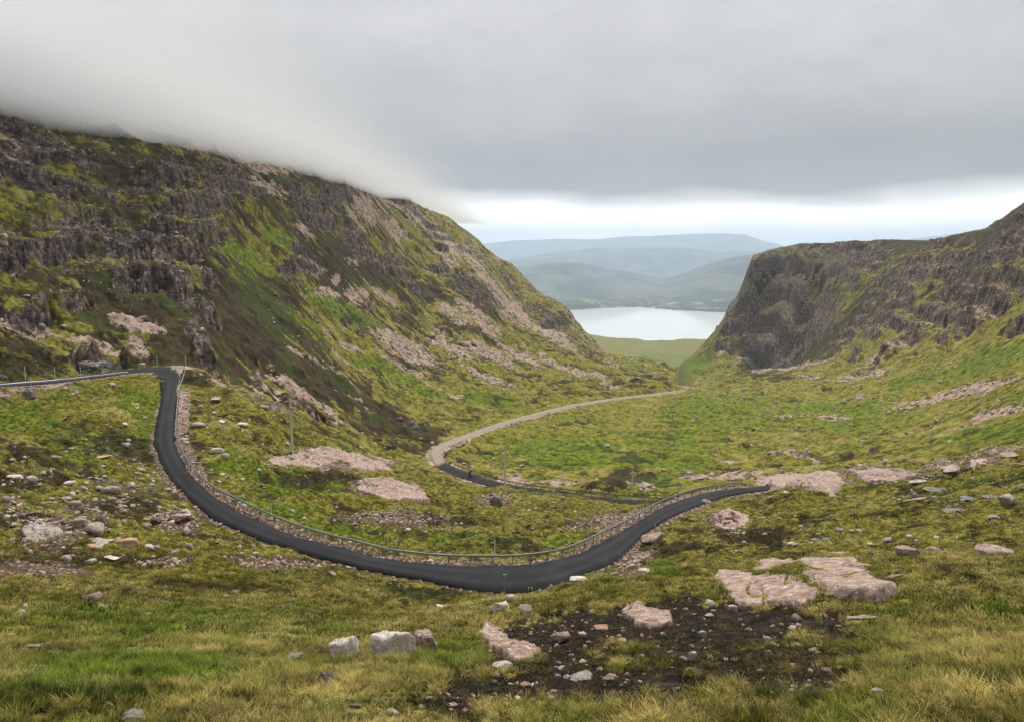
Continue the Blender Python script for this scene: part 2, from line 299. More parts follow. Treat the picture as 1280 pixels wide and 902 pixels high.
# near crags of bare rock (outcrops on the nearer ground)
OUT=[(410,575,80,10,4),(480,609,38,10,8),(625,626,20,9,0),(905,650,22,9,0),(50,668,30,14,0),(85,640,18,7),(118,655,22,10),(222,648,26,11),(790,700,22,16,-40),(1000,600,60,6,0),(1100,592,40,8,0),(1195,584,26,5),(1250,566,40,5,-10),(35,492,16,10),(115,452,26,8),
 (10,630,22,8),(135,605,20,7),(640,650,10,4),(1140,620,22,5),(770,655,40,8,0,.7),(490,650,60,9,0,.7),(330,505,60,7,25),(985,572,30,4),(912,590,30,4),(866,596,14,5),(790,606,16,6)]
KO=blobs(wide([(o[0],o[1],o[2],o[3])+tuple(o[4:]) for o in OUT],55,260),4.0)
jn=fbm(X,Y,2.2,4,.6); Z=Z+KO*(.35+.5*jn+.6*terrace(Z+.3*jn,.8,X,Y,6,.2,.3,False))*sstep(40,70,RG)
# dark peat scar in the foreground: ground drops between turf banks
PEAT=blobs(wide([(700,800,110,40,0),(860,795,130,36,0),(940,770,80,26,0),(780,850,130,34,0),(620,850,70,26,0,.8),(980,835,110,46,0,.85),(540,875,70,22,0,.7),(870,765,110,20),(1040,800,60,40,0,.7)],6,45),26.0)
# close hollows
PEAT=sstep(.30,.75,PEAT+(.75*fbm(X+5,Y,3.4,3,.6)+.5*fbm(X,Y,1.1,4,.65))*(PEAT>.02)-.06)
Z=Z-PEAT*(.16+.2*np.maximum(0,fbm(X+7,Y,.8,3)))
# ---- road benches
def road_blend(Z,ROAD,outer_sign):
    C=ROAD.mean(axis=1); Wd=np.linalg.norm(ROAD[:,0]-ROAD[:,1],axis=1)/2
    thm=np.arctan2(C[:,0],C[:,1]); rm=np.hypot(C[:,0],C[:,1])
    m=(RG>rm.min()-22)&(RG<rm.max()+22)&(TH[:,None]>thm.min()-.12)&(TH[:,None]<thm.max()+.12)
    idx=np.nonzero(m); x=X[idx];y=Y[idx]
    best=np.full(len(x),1e9); bi=np.zeros(len(x),int)
    A=C[:-1];B=C[1:]; AB=B-A
    # coarse nearest point, then exact on two segments
    for k in range(0,len(x),40000):
        q=(x[k:k+40000,None]-C[None,:,0])**2+(y[k:k+40000,None]-C[None,:,1])**2
        bi[k:k+40000]=q.argmin(1)
    n=len(C); zz=C[bi,2]; ti=bi.astype(float)
    def ed(E):
        d=np.full(len(x),1e9)
        for o in (-3,-2,-1,0,1,2):
            i=np.clip(bi+o,0,n-2); ax,ay=E[i,0],E[i,1]; dx,dy=E[i+1,0]-ax,E[i+1,1]-ay; t=np.clip(((x-ax)*dx+(y-ay)*dy)/(dx*dx+dy*dy+1e-9),0,1); d=np.minimum(d,np.hypot(x-ax-t*dx,y-ay-t*dy))
        return d
    dO=ed(ROAD[:,0]); dI=ed(ROAD[:,1]); inside=np.zeros(len(x),bool)
    for o in (-4,-3,-2,-1,0,1,2,3):
        i=np.clip(bi+o,0,n-2); Q=[ROAD[i,0],ROAD[i+1,0],ROAD[i+1,1],ROAD[i,1]]; c=np.zeros(len(x),bool)
        for k in range(4):
            x0,y0=Q[k-1][:,0],Q[k-1][:,1]; x1,y1=Q[k][:,0],Q[k][:,1]; dy=np.where(y1==y0,1e-9,y1-y0); c^=((y0>y)!=(y1>y))&(x<(x1-x0)*(y-y0)/dy+x0)
        inside|=c
    e=np.where(inside,-.5,np.minimum(dO,dI)); side=np.where(dO<dI,1.0,-1.0)
    return idx,e,zz,side,ti
VERGE=np.zeros_like(Z); ONROAD=np.full(Z.shape,99.0)
for ROAD,wv in ((ROAD_LO,.6),(ROAD_UP,1.7)):
    idx,e,zz,side,ti=road_blend(Z,ROAD,1)
    z=Z[idx]; fl=np.where(side>0,wv,.35); wd=np.where(side>0,5.0,4.0)
    b=sstep(fl,fl+wd,e)
    ends=sstep(0,6,ti)*sstep(len(ROAD)-1,len(ROAD)-9,ti) if ROAD is ROAD_LO else sstep(-1,1,ti)*sstep(len(ROAD)-1,len(ROAD)-6,ti)
    tgt=zz-.16-np.where(e>0,np.minimum(e,1.5)*.06,0)
    # outside: bank falls away at up to ~40 degrees; inside: cutting rises
    bz=tgt*(1-b)+z*b
    lim=zz-.16+np.maximum(e-fl,0)*1.1
    bz=np.where(e<fl,tgt,np.minimum(bz,np.maximum(lim,tgt)))
    bz=np.where(b>=1,z,bz)
    Z[idx]=z+(bz-z)*ends
    VERGE[idx]=np.maximum(VERGE[idx],np.where(side>0,sstep(fl+.7,fl-.4,e)*.72,sstep(1.0,.2,e)*.55)*ends)
    ONROAD[idx]=np.minimum(ONROAD[idx],np.where(ends>.3,e,99))
# ponds and burns: sink the ground a little where water lies
PONDS=[(1170,609,24,4.5,'small dark-edged moorland pool nearest the rock rim'),(1213,622,17,4,'moorland pool left of the grey boulder'),(1241,620,20,4,'narrow moorland pool just above its left-hand neighbour, by the grey boulder'),(1196,639,27,5,'moorland pool lowest on the right-hand bench'),(1033,674,34,5,'long ragged pool in the hollow behind the big rock slab')]
# ---------------------------------------------------------------- lookups on the finished ground
def zat(x,y):
    x=np.asarray(x,float);y=np.asarray(y,float)
    r=np.clip(np.hypot(x,y),RR[0],RR[-1]-1); th=np.arctan2(x,y)
    fi=np.clip((th-TH[0])/(TH[1]-TH[0]),0,NT-1.001); i=fi.astype(int); u=fi-i
    j=np.clip(np.searchsorted(RR,r,side='right')-1,0,NR-2); v=(r-RR[j])/(RR[j+1]-RR[j])
    return (Z[i,j]*(1-u)+Z[i+1,j]*u)*(1-v)+(Z[i,j+1]*(1-u)+Z[i+1,j+1]*u)*v
def hit(px,py,rmin=6.0):
    th,s=pix_dir(px,py); th=float(th);s=float(s)
    rr=RR[(RR>rmin)]; rr=np.sort(np.r_[rr,(rr[:-1]+rr[1:])/2])
    z=zat(rr*math.sin(th),rr*math.cos(th)); q=np.nonzero(z/rr>=s)[0]
    if len(q)==0: return None
    r=float(rr[q[0]]); return (r*math.sin(th),r*math.cos(th),r*s)
pond_geo=[]
for (px,py,wx,wy,lab) in PONDS:
    h=hit(px,py)
    if not h: continue
    x,y,z=h; d=y*cp-z*sp; ax=wx/2*d/F_PX; ay=min(6.0,wy/2*d/F_PX/abs(z)*math.hypot(x,y))
    q=np.hypot((X-x)/ax,(Y-y)/ay)
    near=(np.hypot(X-x,Y-y)<ax*3+ay*2)
    lvl=float(Z[(q<1.1)&near].mean())-.05 if ((q<1.1)&near).any() else z
    sh=sstep(1.5,1.0,q+.25*fbm(X,Y,ax*.8,3))
    Z=np.where(near&(q<2.2),Z*(1-sh)+(lvl-.12)*sh,Z)
    pond_geo.append((x,y,lvl,ax,ay,lab))
# the burn in the valley: traced line of small pools and runs
BURN=[(871,474),(884,489),(905,497),(930,491),(955,489),(975,505),(960,515),(947,519),(937,526),(934,536),(928,546),(935,553),(950,562)]
BURN2=[(925,548),(931,556),(940,561),(948,566)]
# ---------------------------------------------------------------- surface masks
dr=np.gradient(Z,axis=1)/np.gradient(RR)[None]; dth=np.gradient(Z,axis=0)/(R2*(TH[1]-TH[0]))
STEEP=np.hypot(dr,dth)
# relief relative to surroundings (hollows dark with heather, knolls dry)
PXf,PYf=PX,PY
sc_b=[(-20,395,50,8,14),(28,415,36,8,20),(80,424,62,6,24),(128,436,44,5,25),(170,412,32,12,5),(172,440,20,14,30),(407,365,17,8,25),(447,370,19,10,25),(422,347,8,8),(440,326,10,9),(478,368,22,7,20),(505,437,45,15,24),(560,430,38,13,28),(598,400,34,9,42),(565,395,24,10,25),(610,440,44,8,30),
 (428,428,34,4,27),(436,452,26,5,25),(398,456,42,4,28),(375,492,50,8,38),(340,490,30,6,25),(410,515,26,6,35),(462,518,16,2.5,25),(450,499,18,2.5,28),(562,322,20,14,40),(640,385,50,8,40),(600,340,50,8,43,.9),(540,290,44,8,38,.9),(690,418,40,8,36),(640,395,26,8,36),(690,420,26,9,32),(455,265,26,22,35),(490,285,26,10,35),(395,335,10,8),(650,445,40,6,26),(700,455,35,4,26),
 (520,470,60,5,26),(620,480,30,4,26),(330,230,28,10,20),(380,285,16,6,40),(260,180,70,10,8),(330,205,50,9,14),(170,165,60,7,5),(60,180,60,9,5),(30,190,34,12,0),(270,485,40,7,25),(310,500,40,6,30),(740,470,30,4,24),(600,465,50,4,26)]
scR=[(905,440,14,2.5,-30),(935,447,28,3,-32),(1080,470,40,4,-12),(1200,490,90,9,-14),(1250,515,50,6,-16),(1110,440,40,7,-28),(1230,390,40,10,-28),(1160,400,40,7,-28),(1060,500,60,4,-4,.7),(1040,523,36,4,0,.7),(990,520,30,4,0,.7),(1140,505,40,4,-5,.7),(990,540,40,3,0,.5),(975,462,45,2.2,-7),(1020,452,26,4,-16),(1010,470,30,3,0,.6)]
scN=[(340,705,62,8,0),(55,712,75,10,0),(205,700,40,7,0,.9),(60,668,50,22,0,.7),(110,640,60,26,0,.5),(150,610,60,18,0,.45),(222,650,36,20,0,.8),(490,650,75,12,0,.75),(765,655,58,13,0,.85),(640,600,22,8),(690,604,40,7,0,.6),(480,612,42,10,6,1),(420,577,80,9,3,1),(600,585,60,5,-6,.3),(1000,602,62,9,0,1),(1105,594,60,8,0,.9),(1200,582,60,5,-4,.9),(1255,566,45,7,-10,.9),(850,640,30,7,-20,.8),(790,705,26,12,-30,.9),(800,690,20,10,0,.9),(905,650,26,11,0,.9),(360,760,28,5,0,.6),(390,765,26,5,-10,.6),(160,572,46,6,20,.5),(60,590,60,10,0,.4),(40,490,60,5,-4,.7),(200,478,14,5,30,.6),(620,627,24,9,0,.7),(1180,622,60,8,0,.35),(950,720,60,3,0,.4),(20,640,30,10,0,.6),(1070,665,40,4,0,.3),(715,775,40,12,0,.25),(920,593,40,4,0,.9),(870,596,20,4,0,.9),(985,572,40,3,0,.8),(800,607,20,7,20,.9)]
SC=np.maximum.reduce([blobs(wide(sc_b,105,1150),6)*sstep(.9,1,RG/FOOT_L),blobs(wide(scR,150,1600),4)*.72,blobs(wide(scN,8,270),7)])
lush_b=[(180,505,46,22,10),(120,500,60,20,0,.6),(30,520,60,18,0,.9),(200,535,30,14,0,.8),(330,335,26,22,20,.55),(420,385,44,9,32),(470,415,60,8,30,.8),(360,390,60,7,35),(330,390,40,7,40,.7),(300,350,20,10,30),(300,315,40,9,20,.8),(350,300,30,9,20,.9),(215,300,16,9,30,.7),(500,470,90,9,22,.8),(620,500,80,9,18,.7),(330,640,70,14,0,.7),(300,590,50,16,0,.8),(420,668,60,9,5,1),(360,610,60,12,0,.8),(560,672,60,6,-3,.6),(700,680,26,7,-20,.8),(720,560,90,22,0,.6),(830,570,60,30,0,.5),(900,520,90,26,0,.6),(1050,520,120,20,0,.5),(870,455,24,13,-10,.9),(810,452,50,10,0,.5),(1180,470,60,10,-12,.6),(1240,450,50,12,-20,.8),(650,250,1,1),(430,255,24,7,30,.6),(280,565,20,8,0,.8),(180,835,150,22,0,.75),(200,780,220,30,0,.45),(90,560,110,30,0,.3),(330,600,60,24,0,.5),(100,870,120,20,0,.5),(560,820,50,18,0,.5),(830,712,18,8,0,1),(1000,330,30,18,0,.6),(560,300,20,5,40,.5),(1240,540,80,12,-10,.6),(270,330,14,6,30,.6),(120,265,30,10,0,.5),(250,290,14,10,20,.5),(610,330,26,5,40,.5),(1230,760,60,18,0,.4)]
LUSH=blobs(lush_b,12)
dark_b=[(330,390,46,40,30,.8),(280,400,46,36,30,.9),(410,480,110,14,30,.9),(480,520,110,12,28,.9),(340,450,90,12,30,.8),(250,440,60,40,0,.6),(160,380,60,26,0,.7),(480,345,30,12,40,.8),(430,330,40,24,20,.8),(600,370,30,16,40,.6),(530,365,20,14,30,.8),(690,395,26,8,35,.5),(160,555,60,12,0,.6),(220,540,30,14,10,.7),(110,565,120,14,0,.5),(400,600,60,9,0,.6),(380,575,1,1),(790,575,30,10,30,.9),(825,545,26,6,-5,.9),(770,600,30,10,-10,.9),(840,530,10,30,10,.6),(500,735,90,8,8,.7),(530,745,70,9,0,.6),(620,770,1,1),(60,600,90,10,0,.5),(100,700,150,8,0,.6),(300,735,80,6,0,.5),(160,745,90,6,0,.5),(1000,440,70,26,-35,.8),(960,450,60,10,-35,.8),(930,380,20,40,20,.5),(980,350,60,30,0,.5),(1090,380,60,30,-30,.5),(1230,340,60,30,-30,.5),(1000,300,80,16,0,.8),(1150,300,120,14,-5,.8),(1250,290,60,30,-30,.5),(60,130,120,20,5,.6),(250,160,120,16,12,.6),(1140,340,120,40,-25,.4),(430,240,60,20,25,.4),(960,670,70,10,0,.6),(1040,650,60,8,0,.5),(860,685,50,6,0,.6),(1190,715,44,9,10,.6),(840,730,1,1),(80,880,80,16,0,.6),(555,740,22,9,0,1),(480,650,80,6,0,.5),(700,395,20,8,0,.5),(30,650,40,14,0,.5),(140,635,60,12,0,.5),(180,210,50,12,0,.6),(360,240,24,9,0,.5)]
DARK=np.maximum(blobs(dark_b,12),PEAT*.9)
gL=fbm(gu/6,gv,16,5,.6)
n_a=fbm(X,Y,60,5,.55); n_b=fbm(X,Y,14,5,.6); n_c=fbm(X+500,Y,3.2,4,.6)
midN=(1-mL)*(1-mR)
nmix=n_a*sstep(120,300,RG)+n_b*sstep(20,60,RG)+.7*n_c
_w=fbm(X,Y,40,3); cut=np.maximum(sstep(.035,.008,np.abs(noise(X/52+.6*_w,Y/110))),sstep(.035,.01,np.abs(noise(X/30+9+_w,Y/60+4)))*.9)
CUT=cut*mV*(1-mR)*sstep(-.25,.15,fbm(X+70,Y,55,3)+.05)*sstep(800,560,RG)*(RG>165)
Z=Z-CUT*.7
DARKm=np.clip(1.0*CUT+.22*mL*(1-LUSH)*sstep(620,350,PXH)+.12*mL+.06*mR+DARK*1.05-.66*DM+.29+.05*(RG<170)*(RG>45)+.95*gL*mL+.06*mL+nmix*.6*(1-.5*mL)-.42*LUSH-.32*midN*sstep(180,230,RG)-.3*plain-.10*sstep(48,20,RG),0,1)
LUSHm=np.clip(.85*LUSH+.22+.7*fbm(X-900,Y+40,22,4,.6)*sstep(20,80,RG)+.35*gro*mL-.15*DM+.28*fbm(X,Y-70,2.2,3)+.12*(midN)*(RG>150)*(RG<700),0,1)
ROCKm=np.clip(Kr*(.06+.42*RIS[0]*(1+.5*far)+.36*RIS[1]+.22*RIS[2]+.3*far*RIS[3])+.6*Kr*jit-.25*Kr*LUSH+KO*.95*sstep(-.5,.6,jn)+.15*sstep(.9,1.5,STEEP)*sstep(130,160,RG)*(1-sstep(1100,1200,RG)),0,1)
ridge=(mL*sstep(60,0,PY-poly(PX.ravel(),[(-300,30),(0,118),(200,132),(365,182),(430,206),(500,246),(560,272),(640,331),(712,389),(760,440)]).reshape(PX.shape)))
ROCKm=np.clip(ROCKm+ridge*.25*(PXH>330),0,1)
gF=fbm(gu/5,gv,6.5,4,.6)
SC=np.where(SC>.02,SC*(.95-.2*mL)+mL*(SC>.02)*(1.1*gF+.25*gL)-.05*mL,SC)
SCm=np.clip(SC+VERGE*1.1+ridge*.55*(PXH>360)*sstep(-.3,.3,gL+n_b),0,1)
DRYm=np.clip(.35+.8*fbm(X+33,Y-200,9,4,.6)+.25*sstep(60,20,RG)-.2*plain,0,1)
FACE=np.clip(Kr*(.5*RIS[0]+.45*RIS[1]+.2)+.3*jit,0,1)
def region_ids():
    reg=np.zeros((NT-1,NR-1),int)
    r=.5*(RR[:-1]+RR[1:])[None]; px=.5*(PXH[:-1,:1]+PXH[1:,:1]); fl=.5*(FOOT_L[:-1]+FOOT_L[1:]); fr=.5*(FOOT_R[:-1]+FOOT_R[1:])
    reg[(r>fl)&(px<880)&(r<1150)]=1
    reg[(r>fr)&(px>862)]=2
    reg[(r>1150)&(px<=930)]=3
    return reg
# ---------------------------------------------------------------- materials
def new_mat(name):
    m=bpy.data.materials.new(name); m.use_nodes=True; return m,NT_(m.node_tree)
def finish(n,col,rough=.9,bump=None,spec=.3,metal=0.0):
    b=n.n('ShaderNodeBsdfPrincipled'); n.put(b.inputs['Base Color'],col); n.put(b.inputs['Roughness'],rough); b.inputs['Specular IOR Level'].default_value=spec; b.inputs['Metallic'].default_value=metal
    if bump is not None: n.put(b.inputs['Normal'],bump)
    o=n.n('ShaderNodeOutputMaterial'); n.put(o.inputs[0],b.outputs[0]); return b
def bump(n,h,dist,st=1.0,norm=None):
    b=n.n('ShaderNodeBump'); n.put(b.inputs['Height'],h); b.inputs['Distance'].default_value=dist; n.put(b.inputs['Strength'],st)
    if norm is not None: n.put(b.inputs['Normal'],norm)
    return b.outputs[0]
def terrain_mat():
    m,n=new_mat('moor'); P=n.n('ShaderNodeTexCoord').outputs['Object']
    rock,sc,dark,lush,dry,dist=[n.attr(a) for a in ('rock','scree','dark','lush','dry','reach')]
    # grain at three sizes, the size growing with the breadth of the country it covers
    fine=n.mix(n.step(dist,.15,.75),n.noise(P,1.6,9,.68),n.noise(P,.5,7,.76)); mid=n.noise(P,.22,9,.66); big=n.noise(P,.045,8,.62)
    blk=n.vor(P,3.2); blk2=n.vor(P,.75,rnd=1.0); ck=n.vor(P,.75,out='Color'); ck1=n.vor(P,3.2,out='Color')
    sel=lambda a,b: n.mix(dist,a,b)      # near value / far value
    g1=n.mix(n.step(fine,.38,.62),c4(.045,.046,.006),c4(.220,.200,.028))
    g1=n.mix(n.step(dry,.35,.85),g1,n.mix(fine,c4(.15,.135,.035),c4(.34,.285,.105)))
    g2=n.mix(n.step(fine,.38,.62),c4(.032,.050,.004),c4(.150,.180,.012))
    lf=n.step(n.math('ADD',lush,n.math('MULTIPLY',n.math('SUBTRACT',mid,.5),.9)),.38,.72)
    grass=n.mix(lf,g1,g2)
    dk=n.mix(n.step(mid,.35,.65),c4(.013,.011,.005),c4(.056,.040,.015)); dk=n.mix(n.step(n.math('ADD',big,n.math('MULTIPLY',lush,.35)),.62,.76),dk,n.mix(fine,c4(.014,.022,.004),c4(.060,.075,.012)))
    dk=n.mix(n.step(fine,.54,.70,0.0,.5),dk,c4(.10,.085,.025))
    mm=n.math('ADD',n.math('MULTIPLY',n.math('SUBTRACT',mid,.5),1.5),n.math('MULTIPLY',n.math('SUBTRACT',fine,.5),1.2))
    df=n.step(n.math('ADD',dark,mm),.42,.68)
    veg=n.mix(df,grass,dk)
    rkA=n.mix(n.step(mid,.32,.68),c4(.21,.145,.112),c4(.38,.285,.225))
    rkA=n.mix(n.step(big,.4,.62,0,.75),rkA,c4(.19,.160,.138))
    vs=n.noise(n.mapping(P,(.8,.8,1.1)),.5,7,.66); vs2=n.noise(n.mapping(P,(.45,.45,2.4)),.16,6,.62)
    rk=n.mix(n.step(fine,.34,.58),c4(.045,.036,.032),rkA); rk=n.mix(n.step(n.noise(P,1.1,6,.7),.50,.40,0,.8),rk,c4(.03,.025,.022))
    rk=n.mix(n.math('MULTIPLY',n.step(dist,.2,.6),n.step(vs,.50,.40,0,.8)),rk,c4(.028,.023,.021))
    rk=n.mix(n.math('MULTIPLY',n.step(dist,.5,.9),n.step(vs2,.50,.40,0,.5)),rk,c4(.035,.029,.026))
    rk=n.mix(n.step(n.noise(P,.7,7,.7),.58,.68,0,.5),rk,c4(.45,.37,.32))
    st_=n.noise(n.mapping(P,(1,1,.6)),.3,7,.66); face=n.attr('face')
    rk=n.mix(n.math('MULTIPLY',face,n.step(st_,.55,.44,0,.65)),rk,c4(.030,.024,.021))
    cr=n.math('MULTIPLY',n.math('SUBTRACT',n.math('ADD',mid,fine),1.0),1.0)
    rf=n.step(n.math('ADD',rock,cr),.40,.56)
    # scree: broken pinkish stones with dark gaps
    st=n.mix(n.step(n.math('ADD',n.math('MULTIPLY',n.attr('reach'),0.0),blk),.15,.52),n.mix(ck1,c4(.42,.315,.25),c4(.29,.225,.185)),c4(.09,.062,.04))
    st2=n.mix(n.step(fine,.38,.58),c4(.10,.075,.055),n.mix(mid,c4(.32,.235,.185),c4(.42,.32,.26)))
    st=n.mix(n.step(dist,.12,.4),st,st2)
    sf=n.step(n.math('ADD',sc,n.math('MULTIPLY',mm,1.25)),.40,.62)
    col=n.mix(sf,veg,st); col=n.mix(rf,col,rk)
    # stray pale stones lying about
    speck=n.math('MULTIPLY',n.step(blk2,.17,.10),n.step(n.n('ShaderNodeSeparateColor').outputs[0] if False else n.math('ADD',n.attr('stone'),n.math('MULTIPLY',n.math('SUBTRACT',mid,.5),1.0)),.5,.62))
    sck=n.n('ShaderNodeSeparateColor'); n.put(sck.inputs[0],ck)
    speck=n.math('MULTIPLY',speck,n.step(sck.outputs[0],.45,.5))
    col=n.mix(speck,col,n.mix(sck.outputs[1],c4(.36,.29,.24),c4(.52,.47,.42)))
    hh=n.math('ADD',n.math('MULTIPLY',fine,1.0),n.math('MULTIPLY',n.math('MULTIPLY',n.math('SUBTRACT',1.0,blk),sf),.35))
    b1=bump(n,hh,.34,1.0)
    b2=bump(n,mid,2.2,n.math('ADD',.35,n.math('MULTIPLY',rf,.6)),b1)
    pt=n.attr('peat'); col=n.mix(n.math('MULTIPLY',n.step(n.math('ADD',pt,n.math('MULTIPLY',n.math('SUBTRACT',fine,.5),1.2)),.35,.6),.92),col,n.mix(n.step(fine,.4,.62),c4(.010,.008,.006),c4(.045,.032,.022)))
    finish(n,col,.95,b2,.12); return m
M={}
M['moor']=terrain_mat()
def rock_mat(name,a,b,lich=.5,moss=.4):
    m,n=new_mat(name); P=n.n('ShaderNodeTexCoord').outputs['Object']; oi=n.n('ShaderNodeObjectInfo').outputs['Random']
    sh=n.n('ShaderNodeVectorMath',operation='ADD'); n.put(sh.inputs[0],P); cx=n.n('ShaderNodeCombineXYZ'); n.put(cx.inputs[0],n.math('MULTIPLY',oi,57.0)); n.put(sh.inputs[1],cx.outputs[0]); V=sh.outputs[0]
    f=n.noise(V,7,8,.7); g=n.noise(V,1.8,6,.6); h=n.noise(V,26,6,.7)
    col=n.mix(n.step(g,.35,.65),a,b)
    col=n.mix(n.step(f,.52,.30,0,.9),col,c4(.075,.058,.048))
    col=n.mix(n.step(h,.5,.75,0,.35),col,c4(.10,.085,.075))
    col=n.mix(n.math('MULTIPLY',n.step(n.noise(V,2.6,7,.72),.57,.59),lich),col,c4(.62,.60,.55))
    col=n.mix(n.math('MULTIPLY',n.step(n.noise(V,2.2,5,.7),.58,.66),moss),col,c4(.14,.14,.035))
    wv=n.n('ShaderNodeVectorMath',operation='ADD'); n.put(wv.inputs[0],V); n.put(wv.inputs[1],n.noise(V,1.5,4,.6,0,1)); ed=n.vor(wv.outputs[0],.9,'DISTANCE_TO_EDGE'); crk=n.step(ed,.02,.0)
    col=n.mix(n.math('MULTIPLY',crk,.45),col,c4(.04,.035,.03))
    nb=bump(n,n.math('ADD',f,n.math('MULTIPLY',h,.35)),.06,.9); nb=bump(n,g,.25,.7,nb)
    finish(n,col,.9,nb,.25); return m
M['pink']=rock_mat('pink_sandstone',c4(.215,.14,.11),c4(.40,.295,.24),.5,.6)
M['grey']=rock_mat('grey_gritstone',c4(.27,.225,.19),c4(.40,.35,.305),.4,.4)
M['pale']=rock_mat('pale_lichened_stone',c4(.48,.40,.34),c4(.68,.62,.55),.95,.15)
M['orange']=rock_mat('rusty_sandstone',c4(.46,.26,.15),c4(.52,.36,.25),.3,.1)
M['dark']=rock_mat('dark_wet_rock',c4(.07,.06,.055),c4(.19,.165,.15),.35,.4)
def asphalt(name,base,tone):
    m,n=new_mat(name); P=n.n('ShaderNodeTexCoord').outputs['Object']; u=n.attr('across')
    f=n.noise(P,30,5,.7); g=n.noise(P,.35,6,.6); 
    pat=n.step(n.noise(n.mapping(P,(1,1,1)),.16,3,.4),.56,.575); ckn=n.vor(P,.45,'DISTANCE_TO_EDGE'); tr=n.math('ADD',n.step(n.math('ABSOLUTE',n.math('SUBTRACT',u,.28)),.13,.03),n.step(n.math('ABSOLUTE',n.math('SUBTRACT',u,.70)),.13,.03))
    col=n.mix(n.step(f,.3,.7),base,tone); col=n.mix(n.math('MULTIPLY',tr,n.math('MULTIPLY',g,.55)),col,n.mix(.5,tone,c4(.06,.062,.066)))
    col=n.mix(n.math('MULTIPLY',pat,.45),col,n.mix(.5,base,c4(.012,.012,.013))); col=n.mix(n.math('MULTIPLY',n.step(g,.48,.68),.35),col,c4(.038,.038,.039))
    ed=n.math('ADD',n.step(u,.06,.0),n.step(u,.94,1.0)); col=n.mix(n.math('MULTIPLY',ed,n.step(g,.4,.6)),col,n.mix(.5,base,c4(.03,.03,.03)))
    along=n.attr('along'); col=n.mix(n.math('MULTIPLY',n.step(along,0,1),1.0),col,n.mix(g,c4(.19,.155,.12),c4(.27,.23,.185)))
    finish(n,col,n.math('ADD',.72,n.math('MULTIPLY',f,.25)),bump(n,f,.012,.7),.12); return m
M['asphalt']=asphalt('asphalt',c4(.008,.0088,.0105),c4(.019,.0205,.024))
def plain(name,col,rough=.6,metal=0.0,spec=.4,var=.25,scale=6):
    m,n=new_mat(name); P=n.n('ShaderNodeTexCoord').outputs['Object']
    dk=(col[0]*(1-var),col[1]*(1-var),col[2]*(1-var),1)
    finish(n,n.mix(n.noise(P,scale,6,.65),dk,(*col,1)),rough,None,spec,metal); return m
M['galv']=plain('galvanised_steel',(.36,.39,.41),.5,.6,.4,.4)
M['postmetal']=plain('weathered_steel_post',(.20,.19,.18),.6,.5)
M['polewood']=plain('weathered_timber',(.60,.56,.48),.85,0,.2,.3,9)
M['whitepaint']=plain('snow_pole_paint',(.62,.60,.52),.6)
M['redpaint']=plain('red_reflector_paint',(.45,.06,.04),.5)
M['black']=plain('black_leather',(.02,.02,.022),.45)
M['tyre']=plain('rubber',(.018,.018,.018),.8)
M['glazed']=plain('brown_insulator',(.12,.05,.03),.25)
M['skin']=plain('skin',(.45,.27,.2),.6)
M['harl']=plain('white_harling',(.78,.77,.74),.9)
M['slate']=plain('slate_roof',(.10,.105,.115),.7)
M['glass']=plain('window_glass',(.03,.035,.04),.15)
def water_mat(name,col,scale,dist,rough=.06):
    m,n=new_mat(name); P=n.n('ShaderNodeTexCoord').outputs['Object']
    h=n.noise(n.mapping(P,(1,1.6,1)),scale,5,.6); b=finish(n,col,n.math('ADD',rough,n.math('MULTIPLY',n.noise(P,scale*.05,3),.05)),bump(n,h,dist,.5),.6); b.inputs['IOR'].default_value=1.33; return m
M['loch']=water_mat('loch_water',c4(.68,.69,.69),.05,.08,.05)  # pale base colour stands in for the bright sky's reflection
M['pool']=water_mat('pool_water',c4(.13,.13,.12),3.0,.01,.04)
# ---------------------------------------------------------------- helpers for objects
COL=S.collection
def mesh_from(name,v,f,mats,smooth=False,mi=None):
    me=bpy.data.meshes.new(name); v=np.asarray(v,np.float32)
    if isinstance(f,np.ndarray):
        k=f.shape[1]; me.vertices.add(len(v)); me.vertices.foreach_set('co',v.ravel()); me.loops.add(f.size); me.loops.foreach_set('vertex_index',f.astype(np.int32).ravel())
        me.polygons.add(len(f)); me.polygons.foreach_set('loop_start',np.arange(0,f.size,k,dtype=np.int32)); me.polygons.foreach_set('loop_total',np.full(len(f),k,np.int32)); me.update(calc_edges=True)
    else: me.from_pydata([tuple(map(float,a)) for a in v],[],f); me.update()
    for m in (mats if isinstance(mats,(list,tuple)) else [mats]): me.materials.append(m)
    if smooth: me.polygons.foreach_set('use_smooth',[True]*len(me.polygons))
    if mi is not None: me.polygons.foreach_set('material_index',mi)
    return me
def link(name,me,parent=None,loc=None,rot=None):
    o=bpy.data.objects.new(name,me); COL.objects.link(o)
    if parent is not None: o.parent=parent
    if loc is not None: o.location=loc
    if rot is not None: o.rotation_euler=rot
    return o
def tag(o,label=None,cat=None,group=None,kind=None):
    for k,v in (('label',label),('category',cat),('group',group),('kind',kind)):
        if v: o[k]=v
    return o
def empty(name,loc,rz=0): return link(name,None,None,loc,(0,0,rz))
def fattr(me,name,vals):
    a=me.attributes.new(name,'FLOAT','POINT'); a.data.foreach_set('value',np.ascontiguousarray(vals,dtype=np.float32))
